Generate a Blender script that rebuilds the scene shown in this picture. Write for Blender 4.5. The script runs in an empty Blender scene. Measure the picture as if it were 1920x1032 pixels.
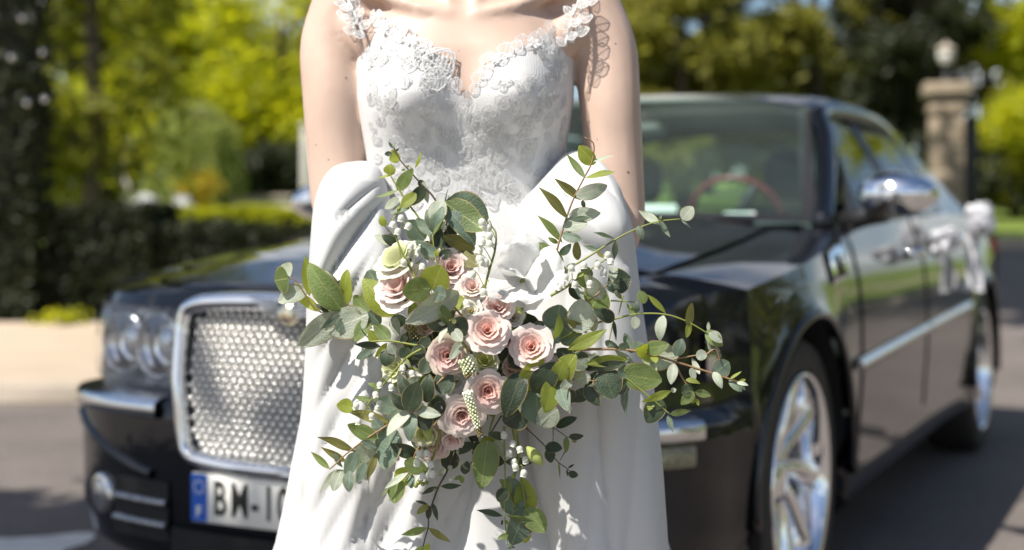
import bpy, math, random
import numpy as np
from mathutils import Vector, Matrix
random.seed(7); rng = np.random.default_rng(7)
scene = bpy.context.scene
COL = scene.collection
R = math.radians

# ------------------------------------------------------------------ camera, light, exposure
CAM_H = 0.986
cam_d = bpy.data.cameras.new('camera'); cam = bpy.data.objects.new('camera', cam_d); COL.objects.link(cam)
cam.location = (0, 0, CAM_H); cam.rotation_euler = (R(90), 0, 0)
cam_d.sensor_width = 36; cam_d.lens = 2550 / 1920 * 36
cam_d.shift_y = -(516 - 435) / 1920
cam_d.clip_start = 0.05; cam_d.clip_end = 2000
cam_d.dof.use_dof = True; cam_d.dof.focus_distance = 1.72; cam_d.dof.aperture_fstop = 2.6
scene.camera = cam

SUN = Vector((-0.47, -0.37, 0.80)).normalized()          # towards the sun
SUN_EL = math.asin(SUN.z); SUN_AZ = math.atan2(SUN.x, SUN.y)
sd = bpy.data.lights.new('sun', 'SUN'); so = bpy.data.objects.new('sun', sd); COL.objects.link(so)
sd.energy = 4.8; sd.angle = R(0.5); sd.color = (1.0, 0.95, 0.87)
so.rotation_euler = SUN.to_track_quat('Z', 'Y').to_euler(); so.location = (-5, -4, 9)

world = bpy.data.worlds.new('World'); scene.world = world; world.use_nodes = True
wn = world.node_tree; wn.nodes.clear()
def WN(t): return wn.nodes.new(t)
wo = WN('ShaderNodeOutputWorld'); bg = WN('ShaderNodeBackground'); sky = WN('ShaderNodeTexSky')
sky.sky_type = 'NISHITA'; sky.sun_disc = False; sky.sun_elevation = SUN_EL; sky.sun_rotation = SUN_AZ
sky.air_density = 1.0; sky.dust_density = 1.0; sky.ozone_density = 1.6
tc = WN('ShaderNodeTexCoord'); mp = WN('ShaderNodeMapping'); mp.inputs['Scale'].default_value = (1.0, 1.0, 2.6)
cn = WN('ShaderNodeTexNoise'); cn.inputs['Scale'].default_value = 2.1; cn.inputs['Detail'].default_value = 7; cn.inputs['Roughness'].default_value = .58
cr = WN('ShaderNodeValToRGB'); cr.color_ramp.elements[0].position = .50; cr.color_ramp.elements[1].position = .68
mx = WN('ShaderNodeMix'); mx.data_type = 'RGBA'
wn.links.new(tc.outputs['Generated'], mp.inputs['Vector']); wn.links.new(mp.outputs['Vector'], cn.inputs['Vector'])
wn.links.new(cn.outputs['Fac'], cr.inputs['Fac'])
sx = WN('ShaderNodeSeparateXYZ'); wn.links.new(tc.outputs['Generated'], sx.inputs[0])                 # cumulus low in the sky, clear overhead
zr = WN('ShaderNodeMapRange'); zr.inputs[1].default_value = .55; zr.inputs[2].default_value = .80; zr.inputs[3].default_value = 1; zr.inputs[4].default_value = 0
wn.links.new(sx.outputs[2], zr.inputs[0]); cm = WN('ShaderNodeMath'); cm.operation = 'MULTIPLY'
wn.links.new(cr.outputs['Color'], cm.inputs[0]); wn.links.new(zr.outputs[0], cm.inputs[1]); wn.links.new(cm.outputs[0], mx.inputs[0])
wn.links.new(sky.outputs['Color'], mx.inputs[6]); mx.inputs[7].default_value = (13.0, 12.6, 12.2, 1)
wn.links.new(mx.outputs[2], bg.inputs['Color']); bg.inputs['Strength'].default_value = 0.075
wn.links.new(bg.outputs['Background'], wo.inputs['Surface'])

scene.view_settings.view_transform = 'Standard'; scene.view_settings.look = 'None'
scene.view_settings.exposure = 0.72; scene.view_settings.gamma = 1.0
scene.view_settings.use_curve_mapping = False
scene.render.engine = 'CYCLES'
try:
    scene.cycles.use_denoising = True
    scene.cycles.max_bounces = 10; scene.cycles.transparent_max_bounces = 16
    scene.cycles.sample_clamp_indirect = 8
except Exception: pass

# ------------------------------------------------------------------ helpers
def px(u, v, y):
    """a point of the place at depth y that stands where the photo shows it"""
    return Vector(((u - 960) / 2550 * y, y, CAM_H - (v - 435) / 2550 * y))

def link(o, parent=None):
    COL.objects.link(o)
    if parent is not None: o.parent = parent
    return o
def mkmesh(name, verts, faces, mats=None, smooth=True, midx=None):
    me = bpy.data.meshes.new(name)
    if isinstance(verts, np.ndarray): verts = verts.reshape(-1, 3).tolist()
    if isinstance(faces, np.ndarray): faces = faces.tolist()
    me.from_pydata(verts, [], faces)
    if mats is not None:
        for m in (mats if isinstance(mats, (list, tuple)) else [mats]): me.materials.append(m)
    if midx is not None: me.polygons.foreach_set('material_index', np.asarray(midx, dtype=np.int32))
    if smooth: me.polygons.foreach_set('use_smooth', np.ones(len(me.polygons), dtype=bool))
    me.update()
    return me
def obj(name, me, parent=None, loc=None):
    o = bpy.data.objects.new(name, me); link(o, parent)
    if loc is not None: o.location = loc
    return o
def tag(o, label=None, cat=None, group=None, kind=None):
    if label: o['label'] = label
    if cat: o['category'] = cat
    if group: o['group'] = group
    if kind: o['kind'] = kind
    return o
def empty(name, loc=(0, 0, 0), parent=None):
    o = bpy.data.objects.new(name, None); link(o, parent); o.location = loc; o.empty_display_size = .1
    return o
class MB:
    """collects pieces of one mesh"""
    def __init__(s): s.v = []; s.f = []; s.m = []; s.n = 0
    def add(s, V, F, mi=0):
        V = np.asarray(V, float).reshape(-1, 3)
        s.v.append(V); s.f += [tuple(i + s.n for i in f) for f in F]; s.m += [mi] * len(F); s.n += len(V); return s
    def mesh(s, name, mats, smooth=True):
        return mkmesh(name, np.concatenate(s.v), s.f, mats, smooth, s.m)
    def obj(s, name, mats, parent=None, smooth=True, loc=None): return obj(name, s.mesh(name, mats, smooth), parent, loc)
def gridF(n, m, closed_n=False, closed_m=False, flip=False):
    F = []
    for i in range(n if closed_n else n - 1):
        for j in range(m if closed_m else m - 1):
            a = i * m + j; b = ((i + 1) % n) * m + j; c = ((i + 1) % n) * m + (j + 1) % m; d = i * m + (j + 1) % m
            F.append((a, d, c, b) if flip else (a, b, c, d))
    return F
def boxVF(x0, x1, y0, y1, z0, z1):
    V = [(x0,y0,z0),(x1,y0,z0),(x1,y1,z0),(x0,y1,z0),(x0,y0,z1),(x1,y0,z1),(x1,y1,z1),(x0,y1,z1)]
    return V, [(3,2,1,0),(4,5,6,7),(0,1,5,4),(1,2,6,5),(2,3,7,6),(3,0,4,7)]
def rboxVF(x0, x1, y0, y1, z0, z1, b):
    """box with bevelled edges"""
    cx, cy, cz = (x0+x1)/2, (y0+y1)/2, (z0+z1)/2; hx, hy, hz = (x1-x0)/2, (y1-y0)/2, (z1-z0)/2
    prof = [(-hz, b), (-hz+b*.3, b*.3), (-hz+b, 0), (hz-b, 0), (hz-b*.3, b*.3), (hz, b)]
    V = []
    for z, i in prof:
        for sx, sy in ((1,1),(-1,1),(-1,-1),(1,-1)):
            q = [(hx-i, hy-i-b), (hx-i-b*.3, hy-i-b*.3), (hx-i-b, hy-i)]
            if sx*sy < 0: q = q[::-1]
            for a, c in q: V.append((cx+sx*a, cy+sy*c, cz+z))
    F = gridF(6, 12, closed_m=True, flip=True)
    F += [tuple(range(11, -1, -1)), tuple(range(60, 72))]
    # orientation of the ring: outward check is left to normals recalculation
    return V, F
def tubeVF(P, r, seg=8, cap=True):
    P = [Vector(p) for p in P]; n = len(P)
    rr = r if hasattr(r, '__len__') else [r] * n
    V = []; up = None
    for i in range(n):
        t = (P[min(i+1, n-1)] - P[max(i-1, 0)])
        t = t.normalized() if t.length > 1e-9 else Vector((0,0,1))
        if up is None:
            up = Vector((0,0,1)) if abs(t.z) < .9 else Vector((1,0,0))
        a = t.cross(up)
        a = a.normalized() if a.length > 1e-6 else t.orthogonal().normalized()
        b = a.cross(t).normalized(); up = b
        for k in range(seg):
            an = 2*math.pi*k/seg
            V.append(P[i] + (a*math.cos(an) + b*math.sin(an)) * rr[i])
    F = gridF(n, seg, closed_m=True)
    if cap: F += [tuple(range(seg)), tuple(range(n*seg-1, (n-1)*seg-1, -1))]
    return [tuple(v) for v in V], F
def latheVF(prof, seg=32, axis='Z', closed=False):
    V = []
    for r, h in prof:
        for k in range(seg):
            a = 2*math.pi*k/seg; c, s = r*math.cos(a), r*math.sin(a)
            V.append((c, s, h) if axis == 'Z' else (c, h, s))
    return V, gridF(len(prof), seg, closed_n=closed, closed_m=True, flip=(axis == 'Z'))
def sphereVF(c, r, nu=12, nv=8):
    rx, ry, rz = r if hasattr(r, '__len__') else (r, r, r)
    V = []
    for i in range(nv + 1):
        p = math.pi * i / nv; p = min(max(p, .02), math.pi - .02)
        for k in range(nu):
            a = 2*math.pi*k/nu
            V.append((c[0]+rx*math.sin(p)*math.cos(a), c[1]+ry*math.sin(p)*math.sin(a), c[2]-rz*math.cos(p)))
    F = gridF(nv+1, nu, closed_m=True, flip=True); F += [tuple(range(nu-1, -1, -1)), tuple(range(nv*nu, nv*nu+nu))]
    return V, F
def cr_path(P, n, closed=False):
    """Catmull-Rom through points, n samples"""
    P = np.asarray(P, float); m = len(P)
    out = []
    for t in np.linspace(0, m if closed else m - 1, n, endpoint=not closed):
        i = int(min(math.floor(t), (m - 1) if closed else m - 2)); f = t - i
        g = (lambda k: P[k % m]) if closed else (lambda k: P[min(max(k, 0), m - 1)])
        a, b, c, d = g(i-1), g(i), g(i+1), g(i+2)
        out.append(.5*((2*b) + (c-a)*f + (2*a-5*b+4*c-d)*f*f + (3*b-a-3*c+d)*f**3))
    return np.array(out)
def sstep(x, a, b):
    t = np.clip((np.asarray(x, float) - a) / (b - a), 0, 1); return t*t*(3-2*t)

# ------------------------------------------------------------------ materials
def mat(name, col=(.5,.5,.5), rough=.5, metal=0, spec=.5, noise=None, bump=None, coat=0, sheen=0, sss=0, transl=None, wear=None):
    """procedural material; noise=(scale, colour2, lo, hi); bump=(scale, strength, distance)"""
    m = bpy.data.materials.new(name); m.use_nodes = True; nt = m.node_tree; N = nt.nodes; L = nt.links
    b = N['Principled BSDF']; out = N['Material Output']
    b.inputs['Base Color'].default_value = (*col, 1); b.inputs['Roughness'].default_value = rough
    b.inputs['Metallic'].default_value = metal; b.inputs['Specular IOR Level'].default_value = spec
    b.inputs['Coat Weight'].default_value = coat; b.inputs['Coat Roughness'].default_value = .02
    if sheen: b.inputs['Sheen Weight'].default_value = sheen
    if sss:
        b.inputs['Subsurface Weight'].default_value = sss; b.inputs['Subsurface Scale'].default_value = .006
        b.inputs['Subsurface Radius'].default_value = (1, .35, .18)
    co = N.new('ShaderNodeTexCoord')
    csock = None
    if noise:
        sc, c2, lo, hi = noise
        t = N.new('ShaderNodeTexNoise'); t.inputs['Scale'].default_value = sc; t.inputs['Detail'].default_value = 6
        L.new(co.outputs['Object'], t.inputs['Vector'])
        rp = N.new('ShaderNodeValToRGB'); rp.color_ramp.elements[0].position = lo; rp.color_ramp.elements[1].position = hi
        rp.color_ramp.elements[0].color = (*col, 1); rp.color_ramp.elements[1].color = (*c2, 1)
        L.new(t.outputs['Fac'], rp.inputs['Fac']); L.new(rp.outputs['Color'], b.inputs['Base Color']); csock = rp.outputs['Color']
    if bump:
        sc, st, di = bump
        t = N.new('ShaderNodeTexNoise'); t.inputs['Scale'].default_value = sc; t.inputs['Detail'].default_value = 5
        L.new(co.outputs['Object'], t.inputs['Vector'])
        bp = N.new('ShaderNodeBump'); bp.inputs['Strength'].default_value = st; bp.inputs['Distance'].default_value = di
        L.new(t.outputs['Fac'], bp.inputs['Height']); L.new(bp.outputs['Normal'], b.inputs['Normal'])
    if transl:
        tcol, fac = transl
        tr = N.new('ShaderNodeBsdfTranslucent'); tr.inputs['Color'].default_value = (*tcol, 1)
        ms = N.new('ShaderNodeMixShader'); ms.inputs['Fac'].default_value = fac
        L.new(b.outputs['BSDF'], ms.inputs[1]); L.new(tr.outputs['BSDF'], ms.inputs[2]); L.new(ms.outputs['Shader'], out.inputs['Surface'])
    return m
def glass_mat(name, tint=(.8,.9,.86), rough=.0, ior=1.5, dust=0, dcol=(.5,.62,.58)):
    m = bpy.data.materials.new(name); m.use_nodes = True; nt = m.node_tree; N = nt.nodes; L = nt.links
    N.remove(N['Principled BSDF']); out = N['Material Output']
    t = N.new('ShaderNodeBsdfTransparent'); t.inputs['Color'].default_value = (*tint, 1)
    g = N.new('ShaderNodeBsdfGlossy'); g.inputs['Roughness'].default_value = rough
    f = N.new('ShaderNodeFresnel'); gm = N.new('ShaderNodeNewGeometry'); iv = N.new('ShaderNodeMapRange'); iv.inputs[3].default_value = ior; iv.inputs[4].default_value = 1/ior
    L.new(gm.outputs['Backfacing'], iv.inputs[0]); L.new(iv.outputs[0], f.inputs['IOR'])      # thin sheet: the same from both sides
    ms = N.new('ShaderNodeMixShader'); L.new(f.outputs['Fac'], ms.inputs['Fac']); L.new(t.outputs['BSDF'], ms.inputs[1]); L.new(g.outputs['BSDF'], ms.inputs[2])
    if dust:                                                              # a film of dust, uneven
        d = N.new('ShaderNodeBsdfDiffuse'); d.inputs['Color'].default_value = (*dcol, 1)
        tn = N.new('ShaderNodeTexNoise'); tn.inputs['Scale'].default_value = 3; tn.inputs['Detail'].default_value = 5
        r2 = N.new('ShaderNodeMapRange'); r2.inputs[1].default_value = .3; r2.inputs[2].default_value = .7; r2.inputs[3].default_value = dust*.6; r2.inputs[4].default_value = dust*1.3; L.new(tn.outputs['Fac'], r2.inputs[0])
        m2 = N.new('ShaderNodeMixShader'); L.new(r2.outputs[0], m2.inputs['Fac']); L.new(ms.outputs['Shader'], m2.inputs[1]); L.new(d.outputs['BSDF'], m2.inputs[2]); ms = m2
    L.new(ms.outputs['Shader'], out.inputs['Surface'])
    return m
M = {}
M['paint'] = mat('black_paint', (.003,.004,.007), .45, 0, .08, coat=1.0, bump=(260, .02, .001))
M['chrome'] = mat('chrome', (.86,.87,.89), .05, 1)
M['chrome_soft'] = mat('satin_chrome', (.80,.80,.80), .16, 1, noise=(30, (.7,.7,.72), .3, .7))
M['lamp_silver'] = mat('lamp_silver', (.62,.63,.65), .26, .85, noise=(50, (.45,.46,.48), .35, .65))
M['black'] = mat('black_plastic', (.015,.015,.016), .45, bump=(400, .1, .001))
M['rubber'] = mat('tyre_rubber', (.022,.021,.021), .75, noise=(25, (.035,.032,.03), .35, .7), bump=(120, .2, .001))
M['dark'] = mat('dark_cavity', (.008,.008,.009), .8, noise=(9, (.012,.012,.012), .4, .6))
M['interior'] = mat('dark_leather', (.025,.03,.032), .5, noise=(40, (.035,.04,.042), .35, .65), bump=(300, .2, .001))
M['dash'] = mat('grey_dash', (.10,.12,.12), .5, noise=(60, (.12,.14,.14), .35, .65))
M['red'] = mat('red_leather', (.15,.022,.018), .4, noise=(60, (.12,.018,.015), .35, .65))
M['glass'] = glass_mat('tinted_glass', (.80,.94,.89), ior=1.42, dust=.045)
M['glass_dark'] = glass_mat('dark_side_glass', (.25,.30,.30), ior=1.6)
M['lens'] = glass_mat('clear_lens', (.97,.98,.99), ior=1.38)
M['amber'] = mat('amber_lens', (.36,.33,.20), .10, noise=(120, (.22,.21,.15), .4, .6))
M['plate_white'] = mat('plate_white', (.78,.77,.72), .35, noise=(14, (.72,.71,.66), .4, .7))
M['plate_blue'] = mat('plate_blue', (.015,.11,.52), .35, noise=(14, (.02,.12,.5), .4, .7))
M['ink'] = mat('plate_ink', (.015,.015,.015), .5, noise=(50, (.03,.03,.03), .4, .7))
M['gold'] = mat('pale_gold', (.75,.62,.36), .15, 1, noise=(200, (.85,.8,.7), .4, .6))
M['disc'] = mat('brake_disc', (.35,.35,.36), .35, 1, noise=(60, (.25,.25,.26), .4, .6))
M['paper'] = mat('white_paper', (.80,.82,.80), .7, noise=(20, (.74,.76,.74), .4, .6))
M['ribbon'] = mat('white_tulle', (.84,.84,.86), .6, noise=(80, (.78,.78,.82), .4, .6), transl=((.8,.8,.82), .35))
# ------------------------------------------------------------------ setting: terrain, road, lawn, pavement
def ground_h(y):
    y = np.asarray(y, float)
    return np.where(y < 8, 0, np.where(y < 18, .075*(y-8)*sstep(y, 7, 12), np.where(y < 70, .75 + .055*(y-18), 3.61 + .01*(y-70))))
def gh(y): return float(ground_h(y))
def sheet(name, xs, ys, m, lift=0.0, mask=None):
    X, Y = np.meshgrid(xs, ys, indexing='ij')
    V = np.stack([X, Y, ground_h(Y) + lift], -1).reshape(-1, 3)
    F = [f[::-1] for f in gridF(len(xs), len(ys))]
    F = [f[::-1] for f in F]
    if mask is not None:
        c = V[np.array(F)].mean(1); F = [f for f, k in zip(F, mask(c[:, 0], c[:, 1])) if k]
    o = obj(name, mkmesh(name, V, F, m))
    o['kind'] = 'structure'; return o
M['asphalt'] = mat('asphalt', (.125,.108,.098), .8, noise=(1.3, (.18,.155,.14), .3, .7), bump=(220, .5, .004))
# aggregate speckle on the asphalt
def speckle(m, scale, c, fac):
    nt = m.node_tree; N = nt.nodes; L = nt.links; b = N['Principled BSDF']
    src = b.inputs['Base Color'].links[0].from_socket
    co = N.new('ShaderNodeTexCoord'); v = N.new('ShaderNodeTexVoronoi'); v.inputs['Scale'].default_value = scale
    L.new(co.outputs['Object'], v.inputs['Vector'])
    mx = N.new('ShaderNodeMix'); mx.data_type = 'RGBA'; mx.blend_type = 'MULTIPLY'; mx.inputs[0].default_value = fac
    rp = N.new('ShaderNodeValToRGB'); rp.color_ramp.elements[0].color = (*c, 1); rp.color_ramp.elements[1].color = (1.25,1.22,1.2,1)
    L.new(v.outputs['Color'], rp.inputs['Fac']); L.new(src, mx.inputs[6]); L.new(rp.outputs['Color'], mx.inputs[7])
    L.new(mx.outputs[2], b.inputs['Base Color'])
speckle(M['asphalt'], 90, (.5,.5,.5), .8)
M['paving'] = mat('sandy_paving', (.40,.32,.235), .85, noise=(2.2, (.46,.37,.28), .3, .7), bump=(90, .4, .003))
M['lawn'] = mat('lawn', (.13,.19,.022), .8, noise=(1.1, (.17,.22,.03), .3, .7), bump=(60, .9, .03))
M['kerb'] = mat('kerb_stone', (.42,.36,.29), .8, noise=(7, (.34,.29,.23), .3, .7), bump=(50, .3, .004))
M['white_line'] = mat('road_paint', (.72,.70,.66), .7, noise=(12, (.58,.56,.52), .35, .75))
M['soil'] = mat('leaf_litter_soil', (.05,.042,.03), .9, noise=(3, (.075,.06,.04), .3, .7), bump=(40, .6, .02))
ys = np.concatenate([np.linspace(-60, 6, 12), np.linspace(7, 30, 47), np.linspace(32, 70, 20), np.array([100, 200, 500, 1200])])
xs = np.concatenate([np.array([-1200, -400, -100, -40]), np.linspace(-24, 30, 28), np.array([50, 120, 400, 1200])])
tag(sheet('road', xs, ys, M['asphalt']), 'grey asphalt driveway running under the car')
ysl = np.concatenate([np.linspace(18.2, 30, 24), np.linspace(32, 70, 20), np.array([100, 200, 500])])
tag(sheet('lawn', np.concatenate([np.array([-400, -100, -40]), np.linspace(-24, 30, 28), np.array([60, 150, 400])]), ysl, M['lawn'], .06), 'mown grass rising behind the driveway')
tag(sheet('lawn', np.linspace(8.6, 70, 24), np.concatenate([np.linspace(-30, 6, 10), np.linspace(7, 18, 22)]), M['lawn'], .06))
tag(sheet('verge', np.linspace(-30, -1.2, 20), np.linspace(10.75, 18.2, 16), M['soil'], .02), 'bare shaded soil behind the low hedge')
pv = sheet('pavement', np.linspace(-24, -.6, 44), np.linspace(7.9, 10.7, 10), M['paving'], .11)
# kerb stones as single pieces
def kerb(name, x0, x1, y0, w, h, n, parent, along='x'):
    st = (x1 - x0) / n; base = None
    V, F = rboxVF(-st/2 + .006, st/2 - .006, -w/2, w/2, -.2, h, .015)
    me = mkmesh('kerb_stone', V, F, M['kerb'])
    for i in range(n):
        o = obj('kerb_stone', me, parent)
        p = x0 + st * (i + .5)
        o.location = (p, y0, gh(y0)) if along == 'x' else (y0, p, gh(p))
        if along != 'x': o.rotation_euler = (math.atan(.0), 0, R(90))
kb = sheet('kerb', np.linspace(-24, -.6, 4), np.linspace(7.74, 7.9, 3), M['kerb'], .012)
kerb('k', -9.0, -.6, 7.82, .15, .12, 10, kb)
kb2 = sheet('kerb', np.linspace(2.0, 30, 12), np.linspace(18.0, 18.2, 3), M['kerb'], .012)
kerb('k', 4.0, 13.0, 18.1, .2, .15, 9, kb2)
kb3 = sheet('kerb', np.linspace(8.4, 8.6, 3), np.linspace(-10, 18, 30), M['kerb'], .012)
kerb('k', -4.0, 18.0, 8.5, .2, .12, 18, kb3, 'y')
# painted white mark on the asphalt, bottom left corner
P = np.array([px(u, v, .986*2550/(v-435)) for u, v in ((-60,1008),(20,1012),(90,1008),(140,1002),(172,1001),(180,1010),(160,1022),(120,1035),(90,1060),(-60,1070))])
P[:, 2] = .005
o = obj('road_marking', mkmesh('road_marking', P, [tuple(range(len(P)))[::-1]], M['white_line'], False)); o['kind'] = 'structure'
o['label'] = 'worn white painted mark on the asphalt'

# ------------------------------------------------------------------ foliage
def leaf_mat(name, c1, c2, tc, fac=.4):
    m = mat(name, c1, .55, spec=.35, noise=(1.7, c2, .35, .65), transl=(tc, fac)); return m
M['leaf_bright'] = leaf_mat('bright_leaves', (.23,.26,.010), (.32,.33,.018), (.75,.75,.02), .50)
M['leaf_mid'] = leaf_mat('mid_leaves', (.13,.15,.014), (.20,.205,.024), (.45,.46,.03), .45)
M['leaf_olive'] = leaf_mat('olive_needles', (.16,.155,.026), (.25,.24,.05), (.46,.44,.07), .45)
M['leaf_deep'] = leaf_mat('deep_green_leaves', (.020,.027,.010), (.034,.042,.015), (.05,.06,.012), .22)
M['leaf_grey'] = leaf_mat('grey_green_leaves', (.27,.32,.09), (.36,.40,.13), (.5,.56,.14), .45)
M['leaf_yellow'] = leaf_mat('yellow_leaves', (.40,.33,.02), (.48,.40,.03), (.5,.35,.02), .35)
M['bark'] = mat('bark', (.07,.055,.042), .9, noise=(9, (.11,.09,.07), .35, .7), bump=(35, .8, .02))
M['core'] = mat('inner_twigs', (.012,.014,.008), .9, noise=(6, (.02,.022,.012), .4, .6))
def leaf_cloud(P, size, up=.8, jit=.35, seed=1):
    """small leaf-shaped faces at points P"""
    g = np.random.default_rng(seed); n = len(P)
    d = g.normal(size=(n, 3)); d[:, 2] += up; d /= np.linalg.norm(d, axis=1)[:, None]
    a = np.cross(d, g.normal(size=(n, 3))); a /= np.linalg.norm(a, axis=1)[:, None] + 1e-9
    b = np.cross(d, a); s = size * (1 + jit * g.uniform(-1, 1, n))[:, None]
    V = np.stack([P - a*s, P + b*s*.42 + d*s*.12, P + a*s, P - b*s*.42 + d*s*.12], 1).reshape(-1, 3)
    F = np.arange(n * 4).reshape(-1, 4); return V, F
def lobe_points(lobes, n, seed, clump=26, spread=.34, shell=.45):
    g = np.random.default_rng(seed); L = np.array(lobes, float); w = L[:, 3]**2; w /= w.sum()
    k = max(1, n // clump); ids = g.choice(len(L), k, p=w)
    d = g.normal(size=(k, 3)); d /= np.linalg.norm(d, axis=1)[:, None]
    r = L[ids, 3] * g.uniform(shell, 1.0, k)**.7
    sz = L[ids, 4] if L.shape[1] > 4 else np.ones(k)
    c = L[ids, :3] + d * r[:, None] * np.stack([np.ones(k), np.ones(k), sz], 1)
    P = np.repeat(c, clump, 0) + g.normal(size=(k*clump, 3)) * spread * np.array([1, 1, .7])
    return P
def tree(name, label, x, y, h, tr, lobes, n, leaf, m, group, seed, spread=.34, shell=.45, clump=26, lean=0, ymul=1):
    z0 = gh(y) if y > 7 else 0
    t = empty(name, (x, y, z0 - .05)); tag(t, label, 'tree', group)
    g = random.Random(seed); mb = MB()
    top = h * .8
    pts = [(lean*(k/6)**2 + g.uniform(-.06, .06)*k/3, g.uniform(-.05, .05)*k/3, top*k/6) for k in range(7)]
    mb.add(*tubeVF(pts, [tr*(1.25 if k == 0 else 1)*(1 - .8*k/6) for k in range(7)], 10))
    for lb in lobes[:9]:
        k = min(5, max(1, int(6 * min(.8, max(.2, (lb[2]-lb[3]*.6)/top)))))
        p0 = Vector(pts[k]); p1 = Vector(lb[:3]); mid = p0.lerp(p1, .5) + Vector((g.uniform(-.2,.2), g.uniform(-.2,.2), .15))
        mb.add(*tubeVF([p0, mid, p1], [tr*.4, tr*.25, tr*.08], 6))
    mb.obj('trunk', M['bark'], t)
    V, F = leaf_cloud(lobe_points(lobes, n, seed, clump, spread, shell), leaf, seed=seed)
    obj('crown', mkmesh('crown', V, F, m, False), t)
    return t
def rnd_lobes(cx, cz, rx, rz, n, r, seed, ry=None):
    g = random.Random(seed); out = []
    for i in range(n):
        a = g.uniform(0, 2*math.pi); q = math.sqrt(g.random()); zz = g.uniform(-1, 1)
        out.append((cx + rx*q*math.cos(a)*math.sqrt(1-.6*zz*zz), (ry or rx)*q*math.sin(a), cz + rz*zz, r*g.uniform(.7, 1.25), .8))
    return out
GL = 'broadleaf trees on the left beyond the hedge'
GR = 'dark conifers behind the car'
# left: trees lit from the left, in order of distance
tree('birch_tree', 'tall slender green tree behind the dark clipped wall of yew', -6.3, 20.5, 9, .17,
     [(-.7+.55*math.sin(i*2.1), .6*math.cos(i*1.7), 1.1 + i*.62, .62 + .1*math.sin(i*3), .9) for i in range(12)] + [(.75, .2, 1.2+i*.8, .42, 1) for i in range(8)], 7000, .12, M['leaf_mid'], GL, 11, .26)
tree('maple_tree', 'broad bright green tree left of the bride, farthest of the lit trees', -8.5, 40, 5.5, .3,
     rnd_lobes(0, 3.3, 2.6, 1.4, 16, 1.0, 5), 9000, .20, M['leaf_mid'], GL, 12, .4)
tree('lime_tree', 'bright yellow-green tree just left of the bride\'s arm', -5.6, 33, 6, .24,
     rnd_lobes(.0, 3.1, 1.9, 1.9, 16, .85, 8), 10000, .17, M['leaf_bright'], GL, 13, .36)
tree('maple_tree', 'low bright rounded tree in front of the darker foliage left of the bride', -9.0, 34, 5.2, .2,
     rnd_lobes(0, 3.4, 1.7, 1.7, 10, .8, 21), 7000, .16, M['leaf_bright'], GL, 15, .3)
tree('oak_tree', 'dark green tree between the bright crowns on the left', -10.6, 46, 6, .35,
     rnd_lobes(0, 3.2, 3.6, 1.9, 18, 1.2, 31), 9000, .26, M['leaf_mid'], GL, 16, .5)
tree('oak_tree', 'deep green tree at the far left edge seen past the yew', -15.5, 48, 11, .35,
     rnd_lobes(0, 5.5, 3.6, 4.4, 18, 1.5, 33), 9000, .26, M['leaf_mid'], GL, 17, .5)
# low dark shrubs under the trees
def shrub(name, label, cat, x, y, lobes, n, leaf, m, seed, group=None, spread=.16, stem=.02):
    t = empty(name, (x, y, gh(y))); tag(t, label, cat, group)
    mb = MB()
    for lb in lobes[:6]: mb.add(*tubeVF([(0,0,-.05), (lb[0]*.4, lb[1]*.4, lb[2]*.5), lb[:3]], [stem, stem*.8, stem*.4], 6))
    mb.obj('stem', M['bark'], t)
    V, F = leaf_cloud(lobe_points(lobes, n, seed, 18, spread, .3), leaf, seed=seed)
    obj('foliage', mkmesh('foliage', V, F, m, False), t); return t
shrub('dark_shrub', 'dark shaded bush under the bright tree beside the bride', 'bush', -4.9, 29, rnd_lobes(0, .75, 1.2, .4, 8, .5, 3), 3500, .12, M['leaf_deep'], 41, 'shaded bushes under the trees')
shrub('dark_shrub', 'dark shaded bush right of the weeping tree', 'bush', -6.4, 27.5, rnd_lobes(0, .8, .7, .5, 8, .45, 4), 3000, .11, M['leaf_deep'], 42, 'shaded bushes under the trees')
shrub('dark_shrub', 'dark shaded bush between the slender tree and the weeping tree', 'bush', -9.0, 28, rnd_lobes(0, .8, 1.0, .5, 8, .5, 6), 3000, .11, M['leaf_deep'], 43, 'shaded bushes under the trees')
shrub('yellow_shrub', 'yellow flowering shrub at the foot of the weeping tree', 'bush', -5.55, 24, [(0,0,.55,.28,1),(.12,.1,.75,.22,1),(-.15,0,.42,.22,1)], 900, .07, M['leaf_yellow'], 44, None, .1)
shrub('white_shrub', 'small white flowering clump left of the yellow shrub', 'bush', -6.35, 23.5, [(0,0,.28,.16,1),(.05,0,.42,.12,1)], 500, .06, M['ribbon'], 45, 'white flowering clumps on the lawn', .07)
shrub('white_shrub', 'small white flowering clump touching the yellow shrub', 'bush', -5.72, 23.2, [(0,0,.25,.15,1),(.04,0,.40,.12,1)], 500, .06, M['ribbon'], 46, 'white flowering clumps on the lawn', .07)
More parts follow.
